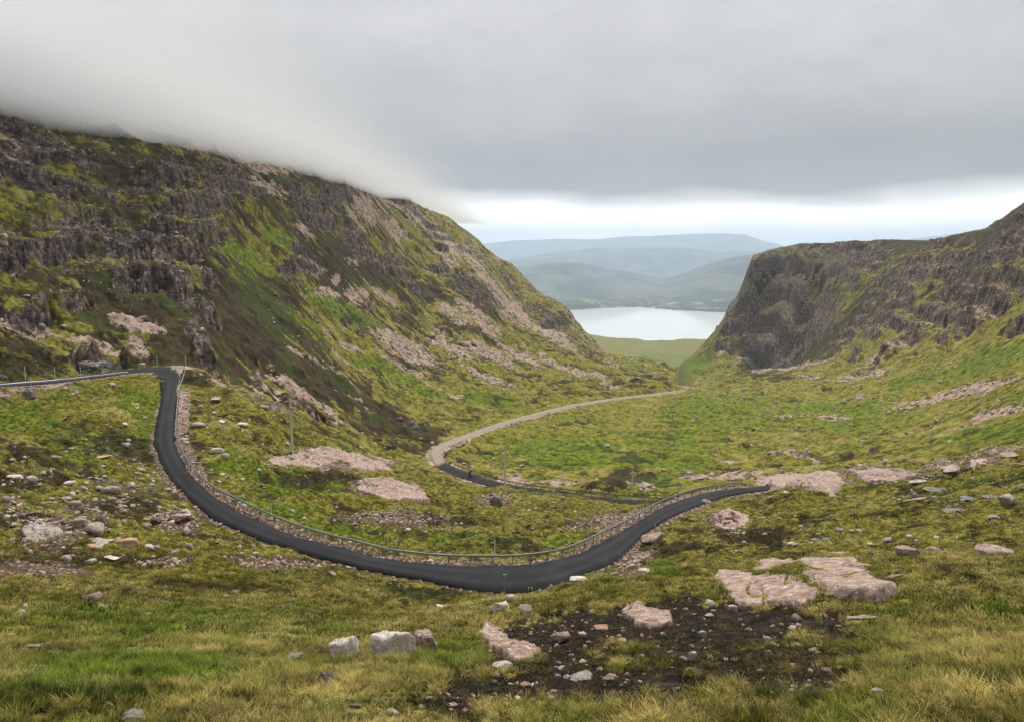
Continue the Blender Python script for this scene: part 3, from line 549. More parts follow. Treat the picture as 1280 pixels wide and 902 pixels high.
class MB:
    """collects simple solids into one mesh"""
    def __init__(s): s.v=[];s.f=[]
    def add(s,v,f): o=len(s.v); s.v+=[tuple(a) for a in v]; s.f+=[tuple(i+o for i in q) for q in f]
    def box(s,c,d,M_=None):
        x,y,z=c;a,b,h=d[0]/2,d[1]/2,d[2]/2
        v=[Vector((x+i*a,y+j*b,z+k*h)) for k in(-1,1) for i,j in((-1,-1),(1,-1),(1,1),(-1,1))]
        if M_: v=[M_@p for p in v]
        s.add(v,[(3,2,1,0),(4,5,6,7),(0,1,5,4),(1,2,6,5),(2,3,7,6),(3,0,4,7)])
    def tube(s,pts,rad,n=8,cap=True):
        pts=[Vector(p) for p in pts]; rad=rad if isinstance(rad,(list,tuple)) else [rad]*len(pts); v=[];f=[]
        for k,p in enumerate(pts):
            t=(pts[min(k+1,len(pts)-1)]-pts[max(k-1,0)]).normalized(); u=t.orthogonal().normalized() if abs(t.z)<.95 else Vector((1,0,0)); w_=t.cross(u).normalized(); u=w_.cross(t)
            for i in range(n):
                a=2*math.pi*i/n; v.append(p+(u*math.cos(a)+w_*math.sin(a))*rad[k])
        for k in range(len(pts)-1):
            for i in range(n): f.append((k*n+i,k*n+(i+1)%n,(k+1)*n+(i+1)%n,(k+1)*n+i))
        if cap: f.append(tuple(range(n-1,-1,-1))); f.append(tuple(range(len(v)-n,len(v))))
        s.add(v,f)
    def mesh(s,name,mat,smooth=False): return mesh_from(name,s.v,s.f,mat,smooth)
    def obj(s,name,mat,parent=None,loc=None,rot=None,smooth=False): return link(name,s.mesh(name,mat,smooth),parent,loc,rot)
# ---------------------------------------------------------------- the ground, hillside, crags and coast
REG=region_ids(); REACH=sstep(40,260,RG)
stoneM=np.clip(.25+.9*blobs(wide([(100,630,130,60,0),(60,665,80,40,0),(300,545,80,50,0,.6),(230,540,30,60,0,.4),(120,300,140,110,0,.5),(640,650,160,24,0,.6),(590,660,60,20,0,.6),(1150,490,160,60,0,.6),(980,520,120,50,0,.4),(700,600,60,10,0,.6),(330,620,80,20,0,.5),(950,660,80,20,0,.5),(200,690,60,16,0,.8),(1130,590,160,14,0,.7),(500,480,120,60,0,.3),(420,380,120,60,0,.4)],50,600),10),0,1)*sstep(45,70,RG)
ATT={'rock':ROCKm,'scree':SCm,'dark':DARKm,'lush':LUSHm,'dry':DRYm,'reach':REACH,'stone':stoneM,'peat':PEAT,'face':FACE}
for rid_,(nm,lab,cat) in enumerate([('ground','grassy moorland falling from the viewpoint into the valley floor','moorland'),('hillside','steep craggy left hillside with green ledges and pink scree runs','hillside'),('cliff','dark terraced cliffs and crags on the right side of the valley','cliff'),('coastal_plain','low green coastal land between the valley mouth and the loch','coastal land')]):
    fi,fj=np.nonzero(REG==rid_); a=fi*NR+fj; q=np.stack([a,a+1,a+NR+1,a+NR],1)[:,::-1]
    used,inv=np.unique(q.ravel(),return_inverse=True); q=inv.reshape(-1,4)
    v=np.stack([X.ravel()[used],Y.ravel()[used],Z.ravel()[used]],1)
    me=mesh_from(nm,v,q,M['moor'],True)
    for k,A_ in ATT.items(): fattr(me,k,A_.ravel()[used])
    tag(link(nm,me),lab,cat,None,'structure')
# ---------------------------------------------------------------- roads
nrs0=np.random.RandomState(3)
def road_obj(ROAD,label,pale=None):
    n=len(ROAD); C=6; t=np.linspace(0,1,C)
    t=np.array([0,.02,.3,.7,.98,1.0]); v=ROAD[:,0][:,None]*(1-t)[None,:,None]+ROAD[:,1][:,None]*t[None,:,None]
    v=v.copy(); mid_=v.mean(axis=1,keepdims=True); v=mid_+(v-mid_)*(1-.28*(pale if pale is not None else np.zeros(n)))[:,None,None]; jj=nrs0.normal(0,.09,(n,2)); dv=(ROAD[:,0]-ROAD[:,1]); dv/=np.linalg.norm(dv,axis=1)[:,None]; v[:,:2]+=(dv*jj[:,:1])[:,None]; v[:,-2:]-=(dv*jj[:,1:])[:,None]; v[:,2:4,2]+=.06; v[:,0,2]-=.4; v[:,-1,2]-=.4
    i=np.arange(n-1)[:,None]*C+np.arange(C-1)[None]; i=i.ravel(); q=np.stack([i,i+C,i+C+1,i+1],1)
    me=mesh_from('road',v.reshape(-1,3),q,M['asphalt'],False)
    fattr(me,'across',np.tile(t,n)); fattr(me,'along',np.repeat(pale if pale is not None else np.zeros(n),C))
    me.update(); 
    if me.polygons[len(me.polygons)//2].normal.z<0: me.flip_normals()
    return tag(link('road',me),label,'road',None,'structure')
road_obj(ROAD_UP,'dark new tarmac single-track road looping across the foreground slope')
cx_=ROAD_LO.mean(axis=1); pxl,pyl=project(cx_[:,0],cx_[:,1],cx_[:,2])
kk=np.argmax(pyl<581) ; pale=sstep(kk-2,kk+3,np.arange(len(ROAD_LO)))
road_obj(ROAD_LO,'lower road, tarmac then pale and worn, winding out along the valley',pale)
# ---------------------------------------------------------------- loch, far land and haze
gx=np.linspace(-16000,16000,60); gy=np.r_[np.linspace(1800,12000,50)]
vv=np.array([(a,b,SEA) for a in gx for b in gy]); ii=(np.arange(59)[:,None]*50+np.arange(49)[None]).ravel()
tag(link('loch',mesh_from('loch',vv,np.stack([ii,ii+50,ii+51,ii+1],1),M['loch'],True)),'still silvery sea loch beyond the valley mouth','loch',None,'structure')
def far_mat(name,a,b,c,sc):
    m,n=new_mat(name); P=n.n('ShaderNodeTexCoord').outputs['Object']; z=n.n('ShaderNodeSeparateXYZ'); n.put(z.inputs[0],P)
    f=n.noise(P,sc,9,.62); g=n.noise(P,sc*3.1,8,.65); low=n.step(n.math('ADD',z.outputs[2],n.math('MULTIPLY',g,60)),-250,-330)
    col=n.mix(n.step(f,.4,.6),a,b); col=n.mix(n.math('MULTIPLY',low,n.step(g,.44,.5)),col,c); col=n.mix(n.math('MULTIPLY',low,n.step(n.noise(P,sc*2.3,5,.6),.58,.61)),col,c4(.20,.24,.08))
    finish(n,col,.95,bump(n,f,30,.6),.1); return m
FM=far_mat('far_moor',c4(.040,.048,.038),c4(.095,.10,.075),c4(.016,.024,.016),.0022)
def ridge_profile(th,pts,r):
    pxs=CX+F_PX*np.tan(th)/cp; yy=poly(pxs,pts); _,s=pix_dir(pxs,yy); return s*r
def far_land(name,label,r0,r1,rr1,pts,seed,shore=None,amp=1.0,back=.35):
    th=np.linspace(math.radians(-42),math.radians(42),340); t=np.linspace(0,1,90); r=r0+(r1-r0)*t
    TT,RR_=np.meshgrid(th,r,indexing='ij'); x=RR_*np.sin(TT); y=RR_*np.cos(TT)
    top=ridge_profile(th,pts,rr1)[:,None]; u=(RR_-r0)/(rr1-r0)
    base=SEA-6; f=np.where(u<1,sstep(0,1,np.clip(u,0,1))**1.15,1-back*sstep(1,1.6,u))
    z=base+(top-base)*f; e=fbm(x+seed*999,y,1500,6,.5,True)*.5+fbm(x-seed*77,y,600,5,.55)*.5
    w_=np.clip(u*4,0,1)*(1-.86*np.exp(-((u-1)/.13)**2)); z=z+amp*w_*e*170*(top-base)/600
    z=np.maximum(z,base+ (14+10*fbm(x,y,400,3))*sstep(0,.03,u))
    if shore is not None:
        sh=poly(CX+F_PX*np.tan(th)/cp,shore)[:,None]; rs=SEA/pix_dir(CX+F_PX*np.tan(th)/cp,sh[:,0])[1]; z=np.where(RR_<rs[:,None]+60*fbm(x,y,500,3),SEA-10,z)
    n0,n1=len(th),len(t); ii=(np.arange(n0-1)[:,None]*n1+np.arange(n1-1)[None]).ravel()
    o=link(name,mesh_from(name,np.stack([x,y,z],-1).reshape(-1,3),np.stack([ii,ii+n1,ii+n1+1,ii+1],1)[:,::-1],FM,True)); tag(o,label,'hills',None,'structure')
    return x,y,z
FAR1=far_land('far_hills','wooded far shore of the loch with rounded hills rising behind it',5200,11500,9000,[(-400,330),(300,345),(560,350),(640,334),(700,328),(740,331),(790,341),(830,350),(850,345),(880,332),(915,322),(950,318),(1000,322),(1200,330),(1600,330)],1,[(-400,385),(720,387),(760,384.5),(800,384),(850,388),(900,390.5),(1600,391)])
far_land('far_hills','broad blue-grey ridge standing behind the wooded shore hills',11600,17000,14500,[(-400,320),(560,330),(640,325),(700,316),(740,312),(800,309),(860,311),(900,316),(940,315),(1000,318),(1600,322)],2)
far_land('far_hills','palest and farthest mountain with its top just under the cloud',17200,26000,21000,[(-400,312),(500,316),(600,306),(640,301),(700,299),(740,300),(780,296),(840,294),(900,292),(930,294),(960,303),(985,309),(1010,309),(1030,303),(1060,302),(1100,305),(1130,300),(1200,292),(1260,300),(1600,305)],3,amp=.5)
hz=MB(); hz.box((0,14000,130),(56000,40000,1090)); hzm,n=new_mat('air'); v_=n.n('ShaderNodeVolumePrincipled'); v_.inputs['Color'].default_value=c4(.64,.81,1.0); v_.inputs['Density'].default_value=6.2e-5; v_.inputs['Anisotropy'].default_value=.2
o_=n.n('ShaderNodeOutputMaterial'); n.put(o_.inputs[1],v_.outputs[0]); tag(hz.obj('haze',hzm),'pale blue haze filling the air towards the loch','haze',None,'stuff')
# low cloud resting on the left mountain top
def cloud_bank():
    nx,ny=110,100; xs=np.linspace(-800,-28,nx); ys=np.linspace(120,1150,ny); A,B=np.meshgrid(xs,ys,indexing='ij')
    ed=np.minimum.reduce([sstep(0,200,A+800),sstep(0,300,-28-A),sstep(0,120,B-120),sstep(0,300,1150-B)])
    lo=43+(9*fbm(A,B,150,4)+3*fbm(A,B,45,2))*ed; th_=(62+16*fbm(A+9,B,200,3))*ed
    mid=lo+10*(1-ed); zt=mid+th_; zb=lo+10*(1-ed)-.02
    v=np.concatenate([np.stack([A,B,zb],-1).reshape(-1,3),np.stack([A,B,zt],-1).reshape(-1,3)]); n_=nx*ny
    i=(np.arange(nx-1)[:,None]*ny+np.arange(ny-1)[None]).ravel(); bot=np.stack([i,i+1,i+ny+1,i+ny],1); top=np.stack([i,i+ny,i+ny+1,i+1],1)+n_
    side=[]
    for a in range(ny-1): side+= [(a,a+n_,a+1+n_,a+1),((nx-1)*ny+a,(nx-1)*ny+a+1,(nx-1)*ny+a+1+n_,(nx-1)*ny+a+n_)]
    for a in range(nx-1): side+= [(a*ny,(a+1)*ny,(a+1)*ny+n_,a*ny+n_),(a*ny+ny-1,a*ny+ny-1+n_,(a+1)*ny+ny-1+n_,(a+1)*ny+ny-1)]
    m,n=new_mat('cloud_vapour'); v2=n.n('ShaderNodeVolumePrincipled'); v2.inputs['Color'].default_value=c4(.84,.855,.875); v2.inputs['Density'].default_value=.045; v2.inputs['Anisotropy'].default_value=0.0
    o=n.n('ShaderNodeOutputMaterial'); n.put(o.inputs[1],v2.outputs[0])
    tag(link('low_cloud',mesh_from('low_cloud',v,np.concatenate([bot,top,np.array(side)]),m,True)),'grey cloud bank hiding the top of the left mountain','cloud',None,'stuff')
cloud_bank()
# ---------------------------------------------------------------- rocks
rng=random.Random(5); nrs=np.random.RandomState(5)
def ico(sub):
    bm=bmesh.new(); bmesh.ops.create_icosphere(bm,subdivisions=sub,radius=1); v=np.array([p.co[:] for p in bm.verts]); f=np.array([[q.index for q in p.verts] for p in bm.faces]); bm.free(); return v,f
ICO={2:ico(2),3:ico(3),4:ico(4)}
def rock_verts(seed,sub,nplanes=13,noise_amp=.09):
    rs=np.random.RandomState(seed); v,f=ICO[sub]; P=rs.normal(size=(nplanes,3)); P/=np.linalg.norm(P,axis=1)[:,None]; d=.42+.53*rs.rand(nplanes)
    P=np.concatenate([P,[[.1,.05,.99]]]); d=np.r_[d,.7]
    c=v@P.T; t=np.where(c>.02,d/np.maximum(c,.02),9).min(1); t=np.minimum(t,1.15)
    o=v*t[:,None]; k=rs.rand(3)*50
    nz=noise(o[:,0]*2.1+k[0],o[:,1]*2.1+o[:,2]*1.7+k[1])+.5*noise(o[:,0]*5+k[2],o[:,1]*5-o[:,2]*4+k[0])+.3*noise(o[:,0]*11,o[:,1]*11+o[:,2]*9+k[1])
    return o*(1+noise_amp*nz)[:,None],f
_rc={}
def rock_mesh(kind,seed,mat,sub):
    key=(kind,seed,mat,sub)
    if key not in _rc:
        v,f=rock_verts(seed+(100 if kind=='s' else 0),sub,(9 if sub>=4 else 11) if kind=='b' else 9,.15 if sub>=4 else .09)
        if kind=='s': v=v*np.array([1,1,.5]); aa=np.arctan2(v[:,1],v[:,0]); v[:,:2]*=(1+.35*noise(np.cos(aa)*1.6+seed*3.3,np.sin(aa)*1.6))[:,None]; v[:,2]+=.05*noise(v[:,0]*3+seed,v[:,1]*3)
        me=mesh_from('boulder' if kind=='b' else 'rock_slab',v,f,M[mat],False); _rc[key]=me
    return _rc[key]
placed=[]
def rock(label,px,py,w_,h_,mat='grey',kind='b',seed=None,group=None,tilt=None,name=None):
    """a stone whose foot stands at that place on the ground, w_ by h_ pixels as seen from the viewpoint"""
    p=hit(px,py)
    if p is None: return
    x,y,z=p; d=y*cp-z*sp; sc=d/F_PX; wm=w_*sc*.5; seed=rng.randrange(12) if seed is None else seed
    if kind=='b': hm=h_*sc/cp; sx,sy,sz=wm*1.05,wm*.85,max(hm*.62,wm*.5); sink=.30
    else:
        dep=abs(z)/math.hypot(x,y); sx=wm*1.05; sy=min(max(.5*h_*sc/dep,wm*.35),wm*1.5); sz=max(.25*wm,.12); sink=(.25 if d<48 else -.1)
    o=link(name or ('boulder' if kind=='b' else 'rock_slab'),rock_mesh(kind,seed,mat,4 if w_>26 else (3 if w_>11 else 2)))
    yy=y+(sy*.6 if kind=='b' else sy*.3); xx=x*yy/y; zz=float(zat(xx,yy)) if kind=='s' else z
    # settle on the slope
    e=.5*max(sx,.2); gx_=(float(zat(xx+e,yy))-float(zat(xx-e,yy)))/(2*e); gy_=(float(zat(xx,yy+e))-float(zat(xx,yy-e)))/(2*e)
    up=Vector((-gx_*(.9 if kind=='s' else .3),-gy_*(.8 if kind=='s' else .2),1)).normalized()
    q=Vector((0,0,1)).rotation_difference(up); o.rotation_mode='QUATERNION'; o.rotation_quaternion=q@Matrix.Rotation(rng.uniform(-.5,.5)+(math.pi if rng.random()<.5 else 0),3,'Z').to_quaternion()
    o.location=(xx,yy,zz+sz*sink); o.scale=(sx,sy,sz)
    tag(o,label,'rock' if kind=='b' else 'rock slab',group); placed.append((xx,yy,max(sx,sy))); return o
ROCKS=[
('pinkish block with a smaller stone touching it, alone on the lower left grass',119,752,19,14,'pink','b'),('small pinkish stone leaning on the left of the solitary pinkish block',105,749,9,9,'pink','b'),('small pale cube-like stone just below the solitary pinkish block',128,760,8,7,'pale','b'),
('pink stone in the middle of the row at the left edge of the photo',15,764,12,8,'pink','b'),('pale pointed stone at the right end of the row near the left edge',32,761,10,9,'pale','b'),('flat pale stone below the pointed one near the left edge',28,766,12,5,'pale','b'),('reddish stone cut by the left edge of the photo',1,763,9,8,'orange','b'),
('lone rounded pale stone on open grass above the flat white one',185,770,7,7,'pale','b'),('small pale stone left of a pair on the grass below the gravel fan',262,746,6,6,'pale','b'),('cream stone beside the rounder grey one below the gravel fan',282,747,8,5,'pale','b'),('rounder grey stone beside the cream one below the gravel fan',292,744,9,9,'grey','b'),
('flat whitish stone in the grass close to the left edge',14,796,13,5,'pale','b'),('grey slab pair, left slab, lying in the left foreground grass',43,809,25,9,'grey','s'),('grey slab pair, right slab, lying in the left foreground grass',61,807,18,9,'grey','s'),('long pale slab in bright green grass low on the left',43,835,25,8,'pale','s'),('thin pale slab running out of the left edge above the rushes',1,837,13,6,'pale','s'),('thin flat whitish slab alone on the mid-left grass',189,796,16,5,'pale','s'),('pale stone in tawny grass left of the white streaked boulder',338,802,10,6,'pale','b'),
('rounded grey boulder at the bottom edge below the rushes',171,905,29,18,'grey','b'),('tan stone half cut off by the bottom edge, right of the rounded grey boulder',322,903,15,9,'orange','b'),
('white streaked upright boulder left of the twin foreground boulders',430,824,40,38,'pale','b'),('low grey rock left of the white streaked boulder',368,824,20,9,'grey','b'),('flat pinkish rock under the white streaked boulder',414,833,22,9,'pink','s'),('black wet rock jutting from the turf below the white streaked boulder',411,856,28,16,'dark','b'),('stone wedged under the black wet rock',430,842,16,9,'pink','b'),
('left of the twin foreground boulders, long sloping back with a pale flank',492,820,52,42,'pale','b'),('right of the twin foreground boulders, blocky with a flat face',533,814,37,30,'pink','b'),('small rock between white boulder and twin foreground boulders',453,834,12,9,'pink','b'),
('white lichened rock beside the road marker post in the foreground',629,766,28,21,'pale','b'),('pale upright stone just behind the white lichened rock',638,752,14,12,'pale','b'),('greyish rock right of the white lichened rock below the road',657,765,17,12,'grey','b'),('long pale slab below the road left of the white lichened rock',555,759,25,9,'pale','s'),('small slanting slab right of the long pale slab below the road',589,755,19,7,'grey','s'),
('tan oval stone in dead grass right of centre foreground',752,787,20,8,'orange','b'),('pale stone left of the tan oval one at the edge of the peat',728,797,15,10,'pale','b'),('pink blocky outcrop stone above the black peat',704,803,30,17,'pink','b'),('dark grey flat slab in the middle of the burnt heather',730,846,34,24,'grey','s'),('tan stone right of the dark grey flat slab',762,853,22,9,'pink','b'),('grey stone with pale top by the tan stone near the dark slab',771,853,9,12,'grey','b'),
('whitish stone low in the peat left of centre',535,876,11,8,'pale','b'),('flat pale stone in the peat at the bottom, left of the pink cube',567,883,14,6,'pale','b'),('pink cube-shaped stone in the peat at the bottom',587,885,9,10,'pink','b'),('round pale stone among small stones in the peat',660,869,11,9,'pale','b'),('pale cream stone low in the peat under the long outcrop',632,886,16,11,'pale','b'),('flat white stone near the bottom left of the peat scar',492,893,19,7,'pale','s'),('small grey stone above the pink cube in the peat',617,856,9,8,'grey','b'),('orange pebble right above the round pale stone in the peat',657,859,13,8,'orange','b'),('pale stone right of the orange pebble in tawny grass',688,875,11,8,'pale','b'),('white flat rock under the long broken outcrop',627,837,25,11,'pale','b'),('long low rock in the turf near the bottom left of the peat scar',443,885,24,6,'grey','s'),('pale pebble left of the lichened slab by the peat',777,802,12,6,'pale','b'),('white pebble below the lichened slab',801,823,10,8,'pale','b'),
('grey slab alone in bright grass right of the pink slabs',1073,774,40,14,'grey','s'),('white lichened stone left of the twin pink slabs',886,757,15,10,'pale','b'),('bright white stone at the corner of the lower pink slab',915,765,14,13,'pale','b'),('grey stone below the right end of the lower pink slab',995,776,13,12,'grey','b'),('small pale stone under the grey stone by the lower pink slab',991,787,12,6,'pale','b'),('oval pale stone under the white lichened stone',886,772,12,7,'pale','b'),('black and white stone standing in wet peat',877,797,12,13,'pale','b'),('tall pale stone leaning in the middle of the peat stones',868,826,13,18,'pale','b'),('brown stone at the foot of the tall pale leaning stone',855,828,13,9,'pink','b'),('tan stone right of the tall pale leaning stone',886,825,12,9,'pink','b'),('pale square stone in the heather right of the peat',960,802,11,9,'pale','b'),('pink stone below the pale square stone',961,819,13,8,'pink','b'),('pink pebble in dark heather low on the right',1033,840,14,9,'pink','b'),('pale faceted stone with a dark side, lowest on the right',1095,870,20,13,'pale','b'),('dark grey wedge stone low right of the peat',1016,873,15,13,'dark','b'),('flat pale stone at the bottom edge right of the peat',968,882,13,6,'pale','b'),('flat grey stone in heather between the pink and grey stones',1016,816,16,6,'grey','b'),('small pink stone under the row of peat stones',950,842,10,8,'pink','b'),('small white stone beside the pink pebble in dark heather',1013,841,8,8,'pale','b'),
('flat grey slab on the bench behind the big pink slabs',1053,693,26,6,'grey','s'),('left of two pink humps breaking the skyline of the right bank',1135,694,28,12,'pink','b'),('right of two pink humps breaking the skyline of the right bank',1168,693,24,11,'pink','b'),('long low pink boulder on the right bank near the frame edge',1238,696,44,10,'pink','b'),('broad low pink slab sunk in the turf behind the upper pink slab',1070,706,40,9,'pink','s'),('small flat rock in long grass right of the upper pink slab',1116,722,24,6,'pink','s'),('thin slab behind the upper pink slab',1015,699,18,5,'grey','s'),
('grey stone on the wet bench left of a rounder one',1110,678,13,7,'grey','b'),('round pale stone on the wet bench',1136,673,10,7,'pale','b'),('small stone right of the round pale one on the wet bench',1146,678,7,6,'pale','b'),('flat pale stone farthest right of the scatter on the wet bench',1170,673,10,5,'pale','b'),('large grey boulder beside the pools on the right',1263,632,28,19,'grey','b'),('smaller grey boulder below the large one by the pools',1241,650,14,8,'grey','b'),('stone at the far left end of the wet bench scatter',1051,664,7,6,'pale','b'),('pale stone above the ragged pool',1073,665,9,5,'pale','b'),('stone at the left tip of the ragged pool',988,682,9,6,'pale','b'),('pale flat rock between two moorland pools',1143,624,22,6,'pink','s'),
('flat rock slab with a dark overhang topping the rim of the bench',1126,586,46,9,'pink','s'),('long broken slab on the rim left of the overhanging one',1092,597,46,10,'pink','s'),('pink slab where the upper road leaves the picture behind the rim',985,604,40,9,'pink','s'),('small slab on the rim nearest the end of the upper road',955,606,22,8,'pink','s'),('rim slab near the moorland pool with grass on top',1190,588,24,7,'pink','s'),('rim slab in the notch at the right',1225,581,24,8,'pink','s'),('slab left of the long broken one on the rim',1035,600,40,8,'pink','s'),('low slab between rim and pools',1147,603,20,6,'grey','s'),('slab high on the rim close to the right frame edge',1262,569,26,7,'pink','s'),
('reddish rock on the inner bend bank right of the road',817,678,30,13,'pink','b'),('pale rock on top of the rubble at the road edge, right of the bend',806,718,18,9,'pale','b'),('pale boulder at the road edge where the bank meets the tarmac',722,728,22,9,'pale','b'),('grey rock among rubble above the pale rock, right of the bend',789,712,16,9,'grey','b'),('rock behind the rubble on the inner bend bank',768,720,12,7,'grey','b'),('pale slab hanging over the road at the right-hand curve',884,629,14,5,'pink','b'),
('pale twin-topped boulder on green ground right of the steep road',270,567,17,11,'pale','b'),('lower half of the twin-topped boulder right of the steep road',280,573,12,9,'grey','b'),('dark-sided rock near the barrier on the steep road',249,534,15,9,'grey','b'),('thin slab on the knoll near the top hairpin',272,498,14,5,'grey','s'),('stone on the knoll below the thin slab',251,510,11,6,'grey','b'),('pale stone in the middle of the knoll',277,529,12,5,'pale','b'),('long pale stone on the brow of the knoll',301,533,18,7,'pale','b'),('rock at the crest of the knoll against the dark gully',329,511,14,7,'grey','b'),('small pale stone at the foot of the tall utility pole',359,557,10,6,'pale','b'),('white stone alone in the green hollow below the knoll',302,601,7,5,'pale','b'),('rounded stone in the green hollow near the snow pole',365,640,7,6,'pale','b'),('flat stone right of the rounded one in the green hollow',380,649,8,4,'pale','b'),('pale stone in the green hollow left of the rounded one',278,594,9,4,'pale','b'),
('dark broken crag standing in the meadow above the bend',622,632,20,17,'dark','b'),('white stone in the meadow above the bend, upper of two',577,656,6,5,'pale','b'),('white flat stone in the meadow left of the bend centre',511,663,9,5,'pale','b'),('white round stone right of the flat white one in the meadow',532,667,6,6,'pale','b'),
('dark jagged rock poking up under the left stretch of the road',38,499,19,18,'dark','b'),('black crag face above the left stretch of the road',118,462,40,15,'dark','b'),('dark rock above the road at the left frame edge',3,476,11,11,'dark','b'),('grey rock below the left road with a shadowed foot',140,484,13,8,'grey','b'),('pale slab on the green slope inside the top hairpin',166,505,17,8,'pink','s'),('pale stone on the dark side of the green slope inside the hairpin',140,528,8,8,'pale','b'),('pair stone, left, on the dark side inside the hairpin',155,532,13,6,'pale','b'),('stone nearest the road on the dark side inside the hairpin',182,525,8,8,'grey','b'),
('orange broken rock, brightest of the lower left rubble',157,684,29,14,'orange','b'),('grey slab leading to the orange broken rock',128,680,28,12,'grey','s'),('pale stone left of the grey slab by the orange rock',115,688,18,10,'orange','b'),('tan boulder under the orange rock level, further left',84,700,18,9,'pink','b'),('pale round stone right of the orange broken rock',187,687,12,9,'pale','b'),('grey stone touching the pale round one right of the orange rock',197,686,8,7,'grey','b'),('pinkish flat-topped rock on the way to the pink gravel fan',237,687,15,11,'pink','b'),('white-topped flat rock below the orange rock',143,700,20,7,'pale','s'),('small rounded stone left of the tan boulder',38,693,8,9,'pale','b'),
('overhanging grey rock with a black shadow under it',122,668,25,19,'grey','b'),('sloping pinkish rock left of the overhanging grey rock',97,658,21,13,'pink','b'),('big pink boulder in the group of three above the outcrop',93,637,24,15,'pink','b'),('round grey boulder at the left of the group of three',81,627,15,10,'grey','b'),('pale boulder at the back of the group of three',91,621,12,9,'pale','b'),('grey boulder in the middle of the slope right of the group of three',105,614,16,9,'grey','b'),('flat grey rock of the close pair near the middle left',124,613,13,8,'grey','b'),('pale sloping rock of the close pair near the middle left',138,617,22,14,'grey','b'),('long rock emerging from turf at the left frame edge',10,640,24,9,'grey','s'),('pale stone pair on the slope nearest the steep road',165,607,12,6,'pale','b'),
('pink crag rock close under the steep road bank',231,652,32,14,'pink','b'),('pale round rock under the pink crag rock',231,668,13,11,'grey','b'),('dark rock left of the pink crag rock',196,655,15,11,'dark','b'),('grey rock low left of the dark one near the road bank',184,659,11,8,'grey','b'),('stone on the bank where the steep road begins to curve',218,617,13,8,'grey','b'),
('long pale rocks in the upper left rubble, leftmost',22,599,20,7,'pale','b'),('pale rocks in the upper left rubble, second from the left',38,600,17,7,'pale','b'),('grey rock of the upper left rubble under the dark heather',54,594,11,7,'grey','b'),('rock with lichen in the middle of the upper left rubble',87,606,14,7,'pale','b'),('stone below a dark hollow left of the steep road',70,575,14,8,'pink','b'),('tan slab close under the heather bank left of the steep road',131,572,18,5,'orange','s'),
('white boulder on the valley floor beside the burn',930,488,7,6,'pale','b'),('small white boulder below the larger one on the valley floor',942,492,4,5,'pale','b'),('long flat outcrop slab in the valley left of the burn',870,598,24,6,'pink','s'),('upper flat pink slab beside the burn',917,579,30,5,'pink','s'),('lower flat pink slab beside the burn',915,592,36,5,'pink','s'),('curved pink rock shelf at the foot of the short utility pole',807,608,22,5,'pink','s'),('pinkish boulder high in the valley meadow below the right crags',1042,523,14,5,'pink','s'),
]
for r_ in ROCKS: rock(r_[0],*r_[1:])
# scattered stones of the rubble fields: alike, so one group each
def scatter(nm,lab,grp,n_,box,wr,mats,seed,test=None):
    rs=random.Random(seed); k=0; tries=0
    while k<n_ and tries<n_*8:
        tries+=1; x0,y0,x1,y1=box; px,py=rs.uniform(x0,x1),rs.uniform(y0,y1); p=hit(px,py)
        if p is None: continue
        if abs(float(zat(p[0],p[1]))-p[2])>1.5: continue
        i=int((math.atan2(p[0],p[1])-TH[0])/(TH[1]-TH[0])); j=int(np.searchsorted(RR,math.hypot(p[0],p[1])))
        i=min(max(i,0),NT-1); j=min(j,NR-1)
        if ONROAD[i,j]<1.0 or any(math.hypot(p[0]-a,p[1]-b)<c for a,b,c in placed): continue
        if test and not test(i,j,rs): continue
        w_=rs.uniform(*wr)*(1 if rs.random()>.2 else 1.4); mt=rs.choice(mats); rock({'grey':'grey','pink':'dull pink','pale':'pale','orange':'rust-coloured'}[mt]+(' small ' if w_<(wr[0]+wr[1])/2 else ' larger ')+lab,px,py,w_,w_*rs.uniform(.35,.8),mt,'b',rs.randrange(12),grp,name='loose_stone'); k+=1
scatter('s','loose stone in the rubble field left of the steep road','loose stones left of the steep road',120,(0,545,235,700),(4.5,9),['grey','grey','pink','pale'],1,lambda i,j,rs: rs.random()<.25+SCm[i,j])
scatter('s','loose stone among the burnt peat in the foreground','loose stones in the foreground peat',85,(490,762,1070,898),(4,10.5),['pink','grey','pale','pink','orange'],2,lambda i,j,rs: rs.random()<(.05+1.2*PEAT[i,j])*float(sstep(-.25,.2,noise(np.array([X[i,j]/1.3]),np.array([Y[i,j]/1.3])))[0]))
scatter('s','loose stone on the knoll or meadow inside the road loop','loose stones inside the road loop',50,(245,500,760,690),(3.5,7),['pale','pink','grey'],3,lambda i,j,rs: rs.random()<.2+SCm[i,j])
scatter('s','loose stone on the boggy bench at the right','loose stones on the right bench',38,(860,600,1280,690),(3.5,8),['grey','pale','pink'],4)
